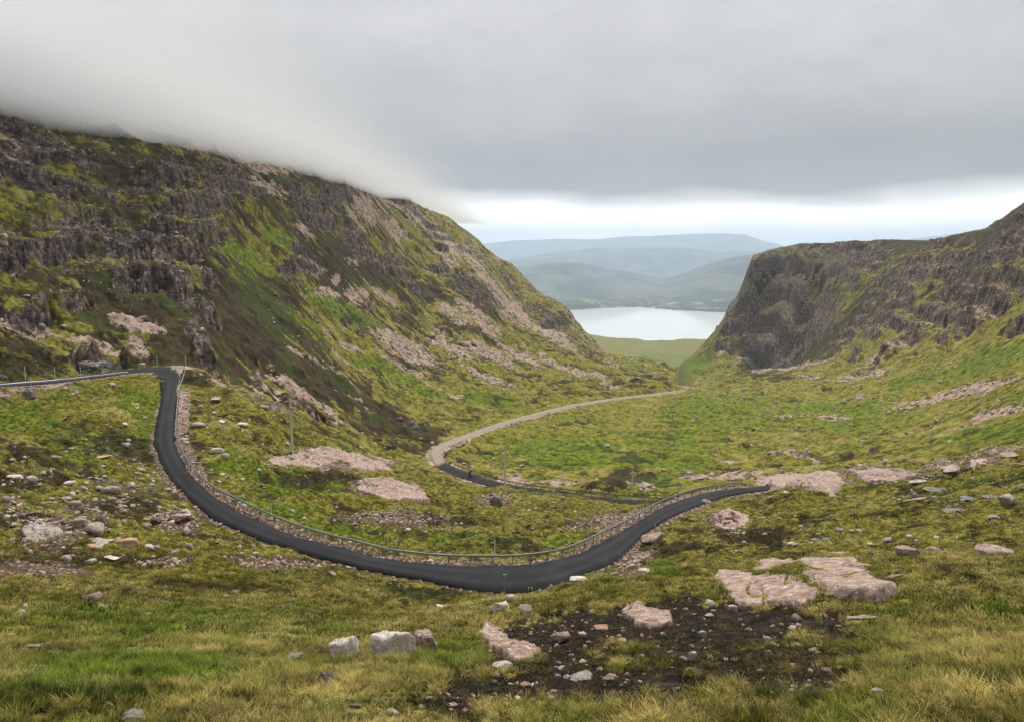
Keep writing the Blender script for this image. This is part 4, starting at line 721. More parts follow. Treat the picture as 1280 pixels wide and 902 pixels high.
# large bedrock slabs traced in outline
def inpoly(x,y,P):
    c=np.zeros(x.shape,bool)
    for k in range(len(P)):
        (x0,y0),(x1,y1)=P[k-1],P[k]; m=((y0>y)!=(y1>y))&(x<(x1-x0)*(y-y0)/((y1-y0) if y1!=y0 else 1e-9)+x0); c^=m
    return c
def sdist(x,y,P):
    d=np.full(x.shape,1e9)
    for k in range(len(P)):
        (x0,y0),(x1,y1)=P[k-1],P[k]; dx,dy=x1-x0,y1-y0; t=np.clip(((x-x0)*dx+(y-y0)*dy)/(dx*dx+dy*dy+1e-9),0,1); d=np.minimum(d,np.hypot(x-x0-t*dx,y-y0-t*dy))
    return np.where(inpoly(x,y,P),d,-d)
def slab(label,pts,h,mat,seed=0,res=100,step=.16,moss=None,front=1.0):
    W_=[hit(a,b) for a,b in pts]; A=np.array([(p[0],p[1]) for p in W_]); zc=np.array([p[2] for p in W_])
    G=np.c_[A,np.ones(len(A))]; k,_,_,_=np.linalg.lstsq(G,zc,rcond=None); P=[]
    rm=np.hypot(A[:,0],A[:,1])
    for a,b in pts:      # the outline lies on the fitted bedding plane
        th,s_=pix_dir(a,b); th=float(th); q_=float(s_)-k[0]*math.sin(th)-k[1]*math.cos(th); r_=k[2]/q_ if abs(q_)>1e-6 else rm.mean(); r_=min(max(r_,rm.min()*.97),rm.max()*1.03); P.append((r_*math.sin(th),r_*math.cos(th)))
    A=np.array(P)
    lo=A.min(0); hi=A.max(0); mg=.3+6*(hi-lo).max()/res; lo=lo-mg; hi=hi+mg; n_=res; xs=np.linspace(lo[0],hi[0],n_); ys=np.linspace(lo[1],hi[1],n_); x,y=np.meshgrid(xs,ys,indexing='ij')
    scl=(hi-lo).max(); wx=x+.05*scl*fbm(x+seed,y,scl*.25,4); wy=y+.05*scl*fbm(x-seed,y+9,scl*.25,4)
    crk_=np.maximum(sstep(.028,.0,np.abs(noise(x/(.3*scl)+seed,y/(.3*scl)))),sstep(.028,.0,np.abs(noise(x/(.2*scl)+seed+5,y/(.42*scl))))*.8); dxx=max(xs[1]-xs[0],ys[1]-ys[0]); sd=sdist(wx,wy,P); g=zat(x,y); plane=k[0]*x+k[1]*y+k[2]
    lam=scl*.3; q=fbm(x+3*seed,y,lam,5,.55)
    led=np.floor((q*4+sd/scl*4)*2)/2*h*.28
    top=np.maximum(plane*.75+g*.25,g-.05)+h*(.75+.25*np.clip(sd/(.1*scl),0,1))+h*.35*q+led
    t=sstep(-1.1*dxx,.5*dxx,sd+.6*dxx*noise(x*3/scl*8,y*3/scl*8)); top=np.maximum(top,g-.02+h*.2*q)+.12*h*fbm(x,y,scl*.05,3)-crk_*h*.9; z=np.minimum(g-1.1,top-1.0)*(1-t)+top*t
    keep=(sd>-max(.22,3.2*dxx)); idx=-np.ones(x.shape,int); fc=[]
    kf=keep[:-1,:-1]&keep[1:,:-1]&keep[1:,1:]&keep[:-1,1:]; a,b=np.nonzero(kf); q4=np.stack([a*n_+b,(a+1)*n_+b,(a+1)*n_+b+1,a*n_+b+1],1)
    used,inv=np.unique(q4.ravel(),return_inverse=True); cx0,cy0=A.mean(0); cz=float(zat(cx0,cy0))
    v=np.stack([x.ravel()[used]-cx0,y.ravel()[used]-cy0,z.ravel()[used]-cz],1)
    o=link('bedrock_slab',mesh_from('bedrock_slab',v,inv.reshape(-1,4),M[mat],False),None,(cx0,cy0,cz)); tag(o,label,'rock slab')
    BIG.append((float(cx0),float(cy0),float(scl)*.35)); SLABS.append(P); return o
SLABS=[];BIG=[]
slab('lower of the two big pink slabs, with white lichen blotches and a dark front edge',[(894,716),(920,712),(948,719),(975,728),(1000,733),(1017,744),(1012,752),(998,760),(972,757),(945,759),(925,755),(910,742),(900,730)],.18,'pink',1)
slab('upper of the two big pink slabs, longest slab in the foreground',[(935,706),(946,698),(968,697),(990,702),(1025,703),(1058,710),(1085,718),(1100,728),(1094,738),(1066,742),(1040,739),(1020,728),(990,716),(962,712),(940,712)],.16,'pink',2)
slab('lichened pink slab at the upper edge of the peat scar',[(776,766),(800,760),(826,761),(842,769),(836,782),(815,787),(796,780),(780,774)],.24,'pink',3)
slab('long broken outcrop running down towards the peat, with a grey patch',[(594,792),(612,783),(630,790),(640,804),(660,808),(678,812),(676,824),(655,830),(634,824),(616,814),(604,802)],.26,'pink',4)
slab('pink bedrock dome beside the tall utility pole',[(324,574),(350,567),(395,562),(440,566),(475,577),(492,588),(460,590),(430,582),(395,584),(360,579),(335,580)],.3,'pink',5,100)
slab('pink bedrock dome below the one with the utility pole',[(447,603),(470,598),(500,603),(530,617),(536,626),(505,624),(485,627),(468,617),(450,612)],.35,'pink',6,100)
slab('flat rock pavement at the centre of the lower left rubble',[(28,664),(45,657),(70,660),(82,669),(68,678),(45,676),(32,672)],.3,'grey',7)
slab('crag breaking the turf on the hummock right of the upper road',[(886,644),(905,637),(925,638),(940,648),(930,660),(908,661),(893,656)],.10,'pink',8)
slab('broad pavement of pink slabs beside the end of the upper road',[(944,602),(975,594),(1010,592),(1048,597),(1040,607),(1000,610),(965,611)],.35,'pink',9,80)
slab('broken pink pavement on the bench rim, between the slabs and the pools',[(1060,592),(1090,586),(1130,588),(1150,596),(1125,602),(1085,602)],.35,'pink',10,80)
# ---------------------------------------------------------------- pools and burn
for (x,y,l,ax,ay,lab) in pond_geo:
    n_=40; v=[(0,0,0)]+[((1.28+.18*noise(np.array([i*.5+x]),np.array([y]))[0])*ax*math.cos(2*math.pi*i/n_),(1.28+.18*noise(np.array([i*.4+y]),np.array([x]))[0])*ay*math.sin(2*math.pi*i/n_),0) for i in range(n_)]
    tag(link('pool',mesh_from('pool',v,[(0,i+1,(i+1)%n_+1) for i in range(n_)],M['pool']),None,(x,y,l)),lab,'pool',None,'structure')
def stream(pts,w_,label):
    P=[hit(a,b) for a,b in pts]; P=[p for p in P if p]; out=[]
    for a,b in zip(P[:-1],P[1:]):
        L=math.hypot(b[0]-a[0],b[1]-a[1]); n_=max(2,int(L/1.5))
        for i in range(n_):
            t=i/n_; x=a[0]+(b[0]-a[0])*t; y=a[1]+(b[1]-a[1])*t; k=noise(np.array([x/5]),np.array([y/5]))[0]*3.0; out.append((x+k,y+k*.5))
    v=[];f=[]
    for i,(x,y) in enumerate(out):
        x1,y1=out[min(i+1,len(out)-1)]; x0,y0=out[max(i-1,0)]; dx,dy=x1-x0,y1-y0; L=math.hypot(dx,dy)+1e-6; nx,ny=-dy/L,dx/L; ww=w_*(.6+1.3*max(0,noise(np.array([i*.23]),np.array([3.3]))[0]+.2))
        for s_ in (-1,0,1):
            xx,yy=x+nx*s_*ww,y+ny*s_*ww; v.append((xx,yy,float(zat(xx,yy))+.12-.14*abs(s_)))
        if i: o=3*(i-1); f+=[(o,o+3,o+4,o+1),(o+1,o+4,o+5,o+2)]
    tag(link('stream',mesh_from('stream',v,f,M['stream'],True)),label,'stream',None,'structure')
m_,n=new_mat('broken_water'); P_=n.n('ShaderNodeTexCoord').outputs['Object']; f_=n.noise(P_,.8,5,.7); finish(n,n.mix(n.step(f_,.50,.64),c4(.03,.03,.025),c4(.30,.30,.28)),.25,None,.5); M['stream']=m_
stream(BURN[:9],.30,'thin burn winding down the valley floor past white boulders')
# ---------------------------------------------------------------- road furniture
def offset_line(ROAD,i0,i1,off0,off1,side=0,step=None):
    pts=[]
    for i in range(i0,i1):
        a=ROAD[i,side]; b=ROAD[i,1-side]; d=a-b; L=math.hypot(d[0],d[1]); t=(i-i0)/max(1,i1-i0-1); o=off0+(off1-off0)*min(1,t*1.0)
        pts.append((a[0]+d[0]/L*o,a[1]+d[1]/L*o,a[2]))
    return np.array(pts)
def nearest(ROAD,px,py,side=0):
    a,b=project(ROAD[:,side,0],ROAD[:,side,1],ROAD[:,side,2]); return int(np.argmin((a-px)**2+(b-py)**2))
prnd=random.Random(2)
def barrier(label,pts,spacing,beam_h=.62,roadside=1,post_w=.12,group=None,double=False):
    d=np.r_[0,np.cumsum(np.linalg.norm(np.diff(pts[:,:2],axis=0),axis=1))]
    at=lambda s:np.array([np.interp(s,d,pts[:,k]) for k in range(3)])
    root=empty('crash_barrier',tuple(at(d[-1]/2))); R0=np.array(root.location)
    tag(root,label,'crash barrier',group)
    # W-shaped beam swept along the line
    prof=[(-.00,-.155),(.05,-.10),(.05,-.055),(0,-.02),(0,.02),(.05,.055),(.05,.10),(-.00,.155),(-.012,.155),(.035,.10),(.035,.055),(-.013,.02),(-.013,-.02),(.035,-.055),(.035,-.10),(-.012,-.155)]
    ss=np.arange(0,d[-1],1.6); v=[];f=[]; k=len(prof)
    for i,s in enumerate(ss):
        p=at(s); q=at(min(s+.5,d[-1])); o=at(max(s-.5,0)); t=q-o; t/=np.hypot(t[0],t[1])+1e-9; nx,ny=t[1]*roadside,-t[0]*roadside
        wob=.015*math.sin(i*1.7)
        for a,b in prof: v.append((p[0]+nx*(a+.08)-R0[0],p[1]+ny*(a+.08)-R0[1],p[2]+beam_h+b*.8+wob-R0[2]))
        if i:
            for j in range(k): j2=(j+1)%k; f.append(((i-1)*k+j,(i-1)*k+j2,i*k+j2,i*k+j))
    link('beam',mesh_from('beam',v,f,M['galv']),root)
    mb=MB(); mb.box((0,0,.02),(.07,.09,1.35)); pm=mb.mesh('post',M['postmetal']); 
    for s in np.arange(.3,d[-1],spacing):
        p=at(s); q=at(min(s+.5,d[-1])); t=q-p; o=link('post',pm,root,tuple(p-R0),(prnd.uniform(-.05,.05),prnd.uniform(-.05,.05),math.atan2(t[1],t[0])))
    return root
# outer side = index 0; valley lies that way
iA=nearest(ROAD_UP,229.5,462.5); iB=nearest(ROAD_UP,219,553); iC=nearest(ROAD_UP,294,636); iD=nearest(ROAD_UP,949,607)
p1=offset_line(ROAD_UP,iA,iB,.25,.3); p2=offset_line(ROAD_UP,iB,iC,.3,1.15); p3=offset_line(ROAD_UP,iC,iD-2,1.15,1.15)
pp=np.concatenate([p1,p2[1:],p3[1:]]); z_=pp[:,2]-.13; pp[:,2]=z_
barrier('long steel crash barrier following the outside of the sweeping upper road',pp,2.1)
iL0=0; iL1=nearest(ROAD_UP,167,470,1); q=offset_line(ROAD_UP,iL0,iL1,.3,.3,1); q[:,2]-=.1
barrier('steel barrier on the near side of the road stretch left of the top hairpin',q,2.1)
jA=nearest(ROAD_LO,563,580); jB=nearest(ROAD_LO,826,627); q=offset_line(ROAD_LO,jB,jA,.3,.3,0); q[:,2]-=.1
barrier('dark crash barrier along the lower road below the loop',q,2.6)
q=offset_line(ROAD_UP,nearest(ROAD_UP,186,459),iA,.5,.5); q[:,2]-=.1
def pole_at(px,py,top,fz=None):
    p=hit(px,py); d=p[1]*cp-p[2]*sp; return p,(py-top)*d/F_PX/cp
POLES=[(32.3,478,457.5,'snow pole leftmost beside the barrier at the left frame edge'),(69.4,477,458.5,'tallest snow pole of the row on the left stretch of road'),(101,470,458,'snow pole third from the left edge on the road to the hairpin'),(128.5,465,456.2,'short snow pole nearest the end of the left barrier'),(196.5,456,444.5,'snow pole standing behind the apex of the top hairpin'),(232.5,459,445.3,'snow pole at the right corner of the top hairpin'),(251.5,594,576.5,'snow pole on the verge beside the gravel of the steep stretch'),(339.3,648,628.5,'snow pole behind the barrier under the green hollow'),(485,689,666,'white snow pole behind the barrier left of the bend centre'),(618.5,698,673.5,'faint snow pole behind the barrier above the road centre'),(735,684,663.5,'snow pole behind the barrier where the road climbs right'),(808.2,634,621.5,'short snow pole between lower road and upper barrier'),(852.3,617,602.5,'snow pole left of three where the upper road runs out right'),(888,610,597.5,'snow pole middle of three where the upper road runs out right'),(933.5,605,590.5,'snow pole near the barrier end by the pink pavement'),(1053,597,584.5,'snow pole behind the pink rim slabs'),(1004,560,546.5,'distant snow pole alone in the valley meadow')]
for px,py,tp,lab in POLES:
    p,h_=pole_at(px,py,tp); r=empty('snow_pole',p); tag(r,lab,'snow pole','snow poles along the road')
    a=MB(); a.tube([(0,0,-.3),(0,0,h_*.72)],.055,8); a.obj('shaft',M['whitepaint'],r); b=MB(); b.tube([(0,0,h_*.72),(0,0,h_*.96),(0,0,h_)],[.057,.057,.03],8); b.obj('tip',M['whitepaint'],r)
def marker(px,py,tp,lab):
    p,h_=pole_at(px,py,tp); r=empty('marker_post',p); tag(r,lab,'marker post')
    a=MB(); a.tube([(0,0,-.2),(0,0,h_)],.05,8); a.obj('shaft',M['galv'],r); b=MB(); b.box((0,-.04,h_-.06),(.34,.06,.20)); b.obj('reflector_head',M['galv'],r); c=MB(); c.tube([(-.05,-.06,h_-.22),(.12,-.06,h_-.30)],.035,6); c.obj('bracket',M['postmetal'],r)
marker(631,742,716.5,'thin metal marker post with a small head against the dark road at the centre bend')
for px,py,lab in ((661,739,'small white bollard pair, left one, on the near edge of the centre bend'),(665,738.5,'small white bollard pair, right one, on the near edge of the centre bend'),(819,658.5,'small white edge marker on the inner side of the climbing road')):
    p=hit(px,py); r=empty('edge_marker',p); tag(r,lab,'edge marker'); a=MB(); a.box((0,0,.14),(.10,.05,.5)); a.obj('blade',M['whitepaint'],r); b=MB(); b.box((0,-.03,.3),(.07,.02,.08)); b.obj('reflector',M['redpaint'],r)
def utility(px,py,tp,lab,kind=0):
    p,h_=pole_at(px,py,tp); r=empty('utility_pole',p,.5); tag(r,lab,'utility pole','timber utility poles')
    a=MB(); a.tube([(0,0,-.8),(0,0,h_*.5),(.02,0,h_)],[.19,.165,.14],12); a.obj('pole',M['polewood'],r)
    arm=MB(); arm.box((0,-.12,h_-.25),(1.7,.1,.12)); ar=arm.obj('crossarm',M['polewood'],r)
    for s_ in (-.75,0,.75):
        i_=MB(); i_.tube([(s_,-.12,h_-.19),(s_,-.12,h_-.1),(s_,-.12,h_-.02),(s_,-.12,h_+.06)],[.03,.07,.045,.06],8); i_.obj('insulator',M['glazed'],ar)
    if kind:
        t_=MB(); t_.tube([(.0,-.32,h_*.80),(.0,-.32,h_*.86)],[.2,.2],12); t_.obj('junction_box',M['galv'],r)
utility(365.5,567,498,'tall timber utility pole rising from the pink bedrock dome',1)
utility(631.5,615,562,'timber utility pole on the brow above the lower road')
utility(789.8,624.5,588,'shorter utility pole beside the lower road under the dark heather')
# ---------------------------------------------------------------- motorcycle and rider on the lower road
jm=nearest(ROAD_LO,592,592); c_=ROAD_LO[jm].mean(axis=0); nx_=ROAD_LO[jm-2].mean(axis=0)-ROAD_LO[jm+2].mean(axis=0); hd=math.atan2(nx_[1],nx_[0])
mo=empty('motorcycle',(c_[0],c_[1],c_[2]+.065),hd); tag(mo,'small black motorcycle climbing the lower road towards the loop','motorcycle')
def wheel(x):
    w_=bpy.data.meshes.new('wheel'); tb=MB(); n_=20
    pts=[(x+.30*math.cos(2*math.pi*i/n_),0,.33+.30*math.sin(2*math.pi*i/n_)) for i in range(n_+1)]; tb.tube(pts,.055,8,False); o=tb.obj('wheel',M['tyre'],mo); h_=MB(); h_.tube([(x,-.06,.33),(x,.06,.33)],.05,8)
    for i in range(6): a=2*math.pi*i/6; h_.tube([(x,0,.33),(x+.27*math.cos(a),0,.33+.27*math.sin(a))],.012,4)
    h_.obj('rim',M['postmetal'],o)
wheel(.72); wheel(-.68)
b_=MB(); b_.tube([(-.3,0,.62),(-.1,0,.62),(.25,0,.72),(.42,0,.78)],[.1,.16,.2,.1],12); b_.obj('fuel_tank',M['black'],mo)
b_=MB(); b_.box((-.02,0,.42),(.5,.28,.36)); b_.obj('engine',M['postmetal'],mo)
b_=MB(); b_.tube([(-.95,0,.82),(-.6,0,.80),(-.2,0,.76)],[.08,.14,.12],10); b_.obj('seat',M['black'],mo)
b_=MB(); b_.tube([(.72,.09,.33),(.5,.09,.95)],.03,6); b_.tube([(.72,-.09,.33),(.5,-.09,.95)],.03,6); b_.obj('fork',M['postmetal'],mo)
b_=MB(); b_.tube([(.46,-.38,1.05),(.52,0,.98),(.46,.38,1.05)],.02,6); b_.obj('handlebar',M['postmetal'],mo)
b_=MB(); b_.tube([(.58,0,.85),(.68,0,.85)],[.06,.1],10); b_.obj('headlight',M['whitepaint'],mo)
b_=MB(); b_.tube([(-.3,-.18,.3),(-1.0,-.2,.42)],.05,8); b_.obj('exhaust',M['galv'],mo)
def person():
    V=[(-.30,0,.92),(-.20,0,1.16),(-.08,0,1.38),(-.04,0,1.50),(.0,0,1.62), # pelvis spine chest neck head
       (-.06,.20,1.38),(.12,.34,1.16),(.40,.34,1.06),(.48,.33,1.05), (-.06,-.20,1.38),(.12,-.34,1.16),(.40,-.34,1.06),(.48,-.33,1.05),
       (-.26,.13,.90),(.14,.27,.78),(-.10,.25,.38),(.06,.25,.30), (-.26,-.13,.90),(.14,-.27,.78),(-.10,-.25,.38),(.06,-.25,.30)]
    E=[(0,1),(1,2),(2,3),(3,4),(2,5),(5,6),(6,7),(7,8),(2,9),(9,10),(10,11),(11,12),(0,13),(13,14),(14,15),(15,16),(0,17),(17,18),(18,19),(19,20)]
    Rd=[.17,.16,.18,.07,.09,.09,.07,.05,.045,.09,.07,.05,.045,.12,.095,.065,.06,.12,.095,.065,.06]
    me=bpy.data.meshes.new('body'); me.from_pydata(V,E,[]); o=bpy.data.objects.new('tmp_body',me); COL.objects.link(o); md=o.modifiers.new('s','SKIN'); 
    for i,s_ in enumerate(me.skin_vertices[0].data): s_.radius=(Rd[i],Rd[i]); s_.use_root=(i==0)
    o.modifiers.new('u','SUBSURF').levels=1; dg=bpy.context.evaluated_depsgraph_get(); m2=bpy.data.meshes.new_from_object(o.evaluated_get(dg)); m2.name='person_body'; m2.materials.clear(); m2.materials.append(M['black'])
    bpy.data.objects.remove(o); m2.polygons.foreach_set('use_smooth',[True]*len(m2.polygons))
    p=empty('person',mo.location[:],hd); tag(p,'rider in black leathers and helmet leaning over the motorcycle','person'); link('body',m2,p)
    v,f=ICO[3]; hm=mesh_from('helmet',v*np.array([.16,.135,.155])+np.array([.02,0,1.66]),f,M['black'],True); link('helmet',hm,p)
    vz=MB(); vz.tube([(.13,-.08,1.67),(.165,0,1.67),(.13,.08,1.67)],.04,8); vz.obj('visor',M['glass'],p)
    for s_ in (-1,1):
        g=MB(); g.box((.47,.33*s_,1.055),(.09,.10,.07))
        for k in range(4): g.tube([(.50,.33*s_+(k-1.5)*.025,1.06),(.54,.33*s_+(k-1.5)*.025,1.05),(.53,.33*s_+(k-1.5)*.025,1.02)],.011,5)
        g.tube([(.47,.33*s_-.05*s_,1.05),(.50,.33*s_-.07*s_,1.02)],.013,5); g.obj('glove',M['black'],p)
person()
# ---------------------------------------------------------------- village on the far shore
fx=np.hypot(FAR1[0],FAR1[1])
def far_hit(px,py):
    th,s_=pix_dir(px,py); th=float(th); s_=float(s_); i=int(np.argmin(np.abs(np.linspace(math.radians(-42),math.radians(42),340)-th))); z=FAR1[2][i]; r=fx[i]; sl=z/r
    for k in range(len(r)-1):
        if sl[k]<=s_<=sl[k+1] or (sl[k+1]>=s_): 
            t=(s_-sl[k])/(sl[k+1]-sl[k]) if sl[k+1]!=sl[k] else 0; t=min(max(t,0),1); rr=r[k]+t*(r[k+1]-r[k]); return (rr*math.sin(th),rr*math.cos(th),z[k]+t*(z[k+1]-z[k]))
def house_parts(w_,d_,h_):
    wl=MB(); a,b=w_/2,d_/2; wl.add([(-a,-b,-6),(a,-b,-6),(a,b,-6),(-a,b,-6),(-a,-b,h_),(a,-b,h_),(a,b,h_),(-a,b,h_),(-a,0,h_+b*.8),(a,0,h_+b*.8)],[(0,1,5,4),(1,2,6,9,5),(2,3,7,6),(3,0,4,8,7)])
    rf=MB(); rf.add([(-a-.4,-b-.5,h_-.3),(a+.4,-b-.5,h_-.3),(a+.4,0,h_+b*.8+.25),(-a-.4,0,h_+b*.8+.25),(-a-.4,b+.5,h_-.3),(a+.4,b+.5,h_-.3)],[(0,1,2,3),(3,2,5,4)])
    ch=MB(); ch.box((a-.8,0,h_+b*.8+.6),(1.0,1.2,1.8)); return wl.mesh('wall',M['harl']),rf.mesh('roof',M['slate']),ch.mesh('chimney',M['harl'])
HM=[house_parts(14,7,4.6),house_parts(20,8,5.5),house_parts(10,7,4)]
rs=random.Random(9)
HP=[(764,386.0,'white cottage at the left end of the shoreline village'),(770,385.4,'white house just right of the leftmost cottage on the far shore')]
for k in range(20): HP.append((776+rs.random()*95,376.5+rs.random()*8.5,'white house of the village scattered along the far shore'))
for px,py,lab in HP:
    p=far_hit(px,py)
    if p is None: continue
    r=empty('house',p,rs.uniform(-.5,.5)); tag(r,lab,'house','white houses on the far shore'); w_,f_,c_2=HM[rs.randrange(3)]
    link('wall',w_,r); ro=link('roof',f_,r); link('chimney',c_2,ro)
# ---------------------------------------------------------------- grass, rushes and heather (uncountable: instanced on point sets)
def veg_mat(name,rough=.7):
    m,n=new_mat(name); t=n.attr('tint','INSTANCER','Color'); h=n.attr('hgt'); P=n.n('ShaderNodeTexCoord').outputs['Object']
    col=n.mix(n.step(h,0,1,0,1),n.mix(1.0,t,c4(.26,.26,.24),'MULTIPLY'),n.mix(n.step(h,.4,1),t,n.mix(1.0,t,c4(1.35,1.3,1.35),'MULTIPLY')))  # ambient shade put into the colour: plant feet darkened, tips lightened
    b=n.n('ShaderNodeBsdfPrincipled'); n.put(b.inputs['Base Color'],col); b.inputs['Roughness'].default_value=rough; b.inputs['Specular IOR Level'].default_value=.15
    tr=n.n('ShaderNodeBsdfTranslucent'); n.put(tr.inputs[0],col); mx=n.n('ShaderNodeMixShader'); mx.inputs[0].default_value=.28; n.put(mx.inputs[1],b.outputs[0]); n.put(mx.inputs[2],tr.outputs[0])
    o=n.n('ShaderNodeOutputMaterial'); n.put(o.inputs[0],mx.outputs[0]); return m
VG=veg_mat('leafage')
def tuft(seed,blades,spread,hh,wid,lean,segs=3):
    r=random.Random(seed); v=[];f=[];hs=[]
    for _ in range(blades):
        a=r.uniform(0,6.283); d=spread*math.sqrt(r.random()); bx,by=d*math.cos(a),d*math.sin(a); h_=hh*r.uniform(.45,1.1); la=a+r.uniform(-1,1); ln=lean*h_*r.uniform(.2,1.3); pa=r.uniform(0,6.283); wx,wy=math.cos(pa)*wid/2,math.sin(pa)*wid/2; o=len(v)
        for k in range(segs+1):
            t=k/segs; x=bx+math.cos(la)*ln*t*t; y=by+math.sin(la)*ln*t*t; z=h_*(t-.25*t*t*lean)-.03; ww=(1-t)**.7
            if k<segs: v+=[(x-wx*ww,y-wy*ww,z),(x+wx*ww,y+wy*ww,z)]; hs+=[t,t]
            else: v.append((x,y,z)); hs.append(1)
        for k in range(segs-1): q=o+2*k; f.append((q,q+1,q+3,q+2))
        q=o+2*(segs-1); f.append((q,q+1,q+2))
    me=mesh_from('tuft',v,f,VG); fattr(me,'hgt',hs); return me
def bush(seed,n_,rad,hh,lw):
    r=random.Random(seed); v=[];f=[];hs=[]
    for _ in range(n_):
        a=r.uniform(0,6.283); u=r.random()**.5; z=hh*(1-u*u)*r.uniform(.5,1.05); x,y=rad*u*math.cos(a),rad*u*math.sin(a); q=[Vector((r.uniform(-1,1),r.uniform(-1,1),r.uniform(-.6,1))) for _ in range(2)]; e1=q[0].normalized()*lw*r.uniform(.6,1.3); e2=q[1].normalized()*lw*.5; p=Vector((x,y,z)); o=len(v)
        v+=[p-e1*.5-e2*.5,p+e1*.5-e2*.5,p+e1*.5+e2*.5,p-e1*.5+e2*.5]; f.append((o,o+1,o+2,o+3)); hs+=[z/hh]*4
    me=mesh_from('bush',[tuple(p) for p in v],f,VG); fattr(me,'hgt',hs); return me
def instanced(name,label,cat,pts,scl,tint,variants,zrot=None,kind_mat=None,rots=None):
    pts=np.asarray(pts,np.float32); nP=len(pts)
    me=bpy.data.meshes.new(name); me.vertices.add(nP); me.vertices.foreach_set('co',pts.ravel()); me.update()
    rs_=np.random.RandomState(len(name)+nP)
    fattr(me,'scl',scl); a=me.attributes.new('tint','FLOAT_COLOR','POINT'); a.data.foreach_set('color',np.c_[tint,np.ones(nP)].astype(np.float32).ravel())
    a=me.attributes.new('rot','FLOAT_VECTOR','POINT'); rt=rots if rots is not None else np.c_[rs_.normal(0,.12,nP),rs_.normal(0,.12,nP),rs_.rand(nP)*6.283]; a.data.foreach_set('vector',rt.astype(np.float32).ravel())
    a=me.attributes.new('pick','INT','POINT'); a.data.foreach_set('value',rs_.randint(0,len(variants),nP).astype(np.int32))
    src=bpy.data.collections.new(name+'_forms')
    for i,vm in enumerate(variants): o=bpy.data.objects.new(f'{name}_form',vm); src.objects.link(o)
    g=bpy.data.node_groups.new(name,'GeometryNodeTree'); g.interface.new_socket('Geometry',in_out='INPUT',socket_type='NodeSocketGeometry'); g.interface.new_socket('Geometry',in_out='OUTPUT',socket_type='NodeSocketGeometry')
    N=g.nodes; L=g.links; gi=N.new('NodeGroupInput'); go=N.new('NodeGroupOutput'); ip=N.new('GeometryNodeInstanceOnPoints'); ci=N.new('GeometryNodeCollectionInfo'); ci.inputs['Collection'].default_value=src; ci.inputs['Separate Children'].default_value=True; ci.inputs['Reset Children'].default_value=True
    def na(nm,t): x=N.new('GeometryNodeInputNamedAttribute'); x.data_type=t; x.inputs[0].default_value=nm; return x.outputs['Attribute']
    mp=N.new('GeometryNodeMeshToPoints'); L.new(gi.outputs[0],mp.inputs[0]); L.new(mp.outputs[0],ip.inputs['Points']); L.new(ci.outputs[0],ip.inputs['Instance']); ip.inputs['Pick Instance'].default_value=True
    L.new(na('pick','INT'),ip.inputs['Instance Index']); er=N.new('FunctionNodeEulerToRotation'); L.new(na('rot','FLOAT_VECTOR'),er.inputs[0]); L.new(er.outputs[0],ip.inputs['Rotation']); L.new(na('scl','FLOAT'),ip.inputs['Scale']); L.new(ip.outputs[0],go.inputs[0])
    o=link(name,me); md=o.modifiers.new('scatter','NODES'); md.node_group=g; tag(o,label,cat,None,'stuff'); return o
def smp(A,x,y):
    r=np.hypot(x,y); i=np.clip(((np.arctan2(x,y)-TH[0])/(TH[1]-TH[0])).astype(int),0,NT-1); j=np.clip(np.searchsorted(RR,r),0,NR-1); return A[i,j]
def sample(n_,r0,r1,seed):
    s=np.random.RandomState(seed); r=np.sqrt(r0*r0+(r1*r1-r0*r0)*s.rand(n_)); th=s.uniform(math.radians(-41),math.radians(41),n_); return r*np.sin(th),r*np.cos(th),s
def clear(x,y):
    ok=smp(ONROAD,x,y)>-.0
    for P in SLABS: ok&=~inpoly(x,y,P)
    q=[p for p in placed if p[2]>.10 and math.hypot(p[0],p[1])<60]
    for a,b,c in q: ok&=(np.hypot(x-a,y-b+.25)>c*1.0)
    return ok
lerp3=lambda a,b,t: np.asarray(a)+(np.asarray(b)-np.asarray(a))*t[:,None]
def tints(x,y,s):
    dk=smp(DARKm,x,y); lu=smp(LUSHm,x,y); dr_=np.clip(.45+.8*fbm(x+33,y-200,7,3)+.9*fbm(x,y,1.4,3)+.22*s.randn(len(x)),0,1)
    c=lerp3((.15,.15,.016),(.60,.49,.17),dr_); c=lerp3(c,(.15,.23,.018),np.clip((lu-.22+.55*fbm(x*1.0+80,y,1.9,3))*2.0,0,1)*.9)
    dn=(s.rand(len(x))<.13+.25*(fbm(x+400,y,2.6,3)>.18)); c=np.where(dn[:,None],np.array([.045,.065,.012]),c)
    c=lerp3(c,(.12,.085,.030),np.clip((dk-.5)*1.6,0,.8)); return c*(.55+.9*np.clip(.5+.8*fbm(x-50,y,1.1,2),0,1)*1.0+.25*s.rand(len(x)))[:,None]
tuftA=[tuft(i,36,.15,.33,.015,.8) for i in range(4)]+[tuft(10+i,30,.12,.24,.013,1.1) for i in range(2)]
tuftB=[tuft(20+i,20,.20,.27,.026,.85,2) for i in range(4)]
tuftC=[tuft(30+i,14,.30,.28,.055,.8,2) for i in range(3)]
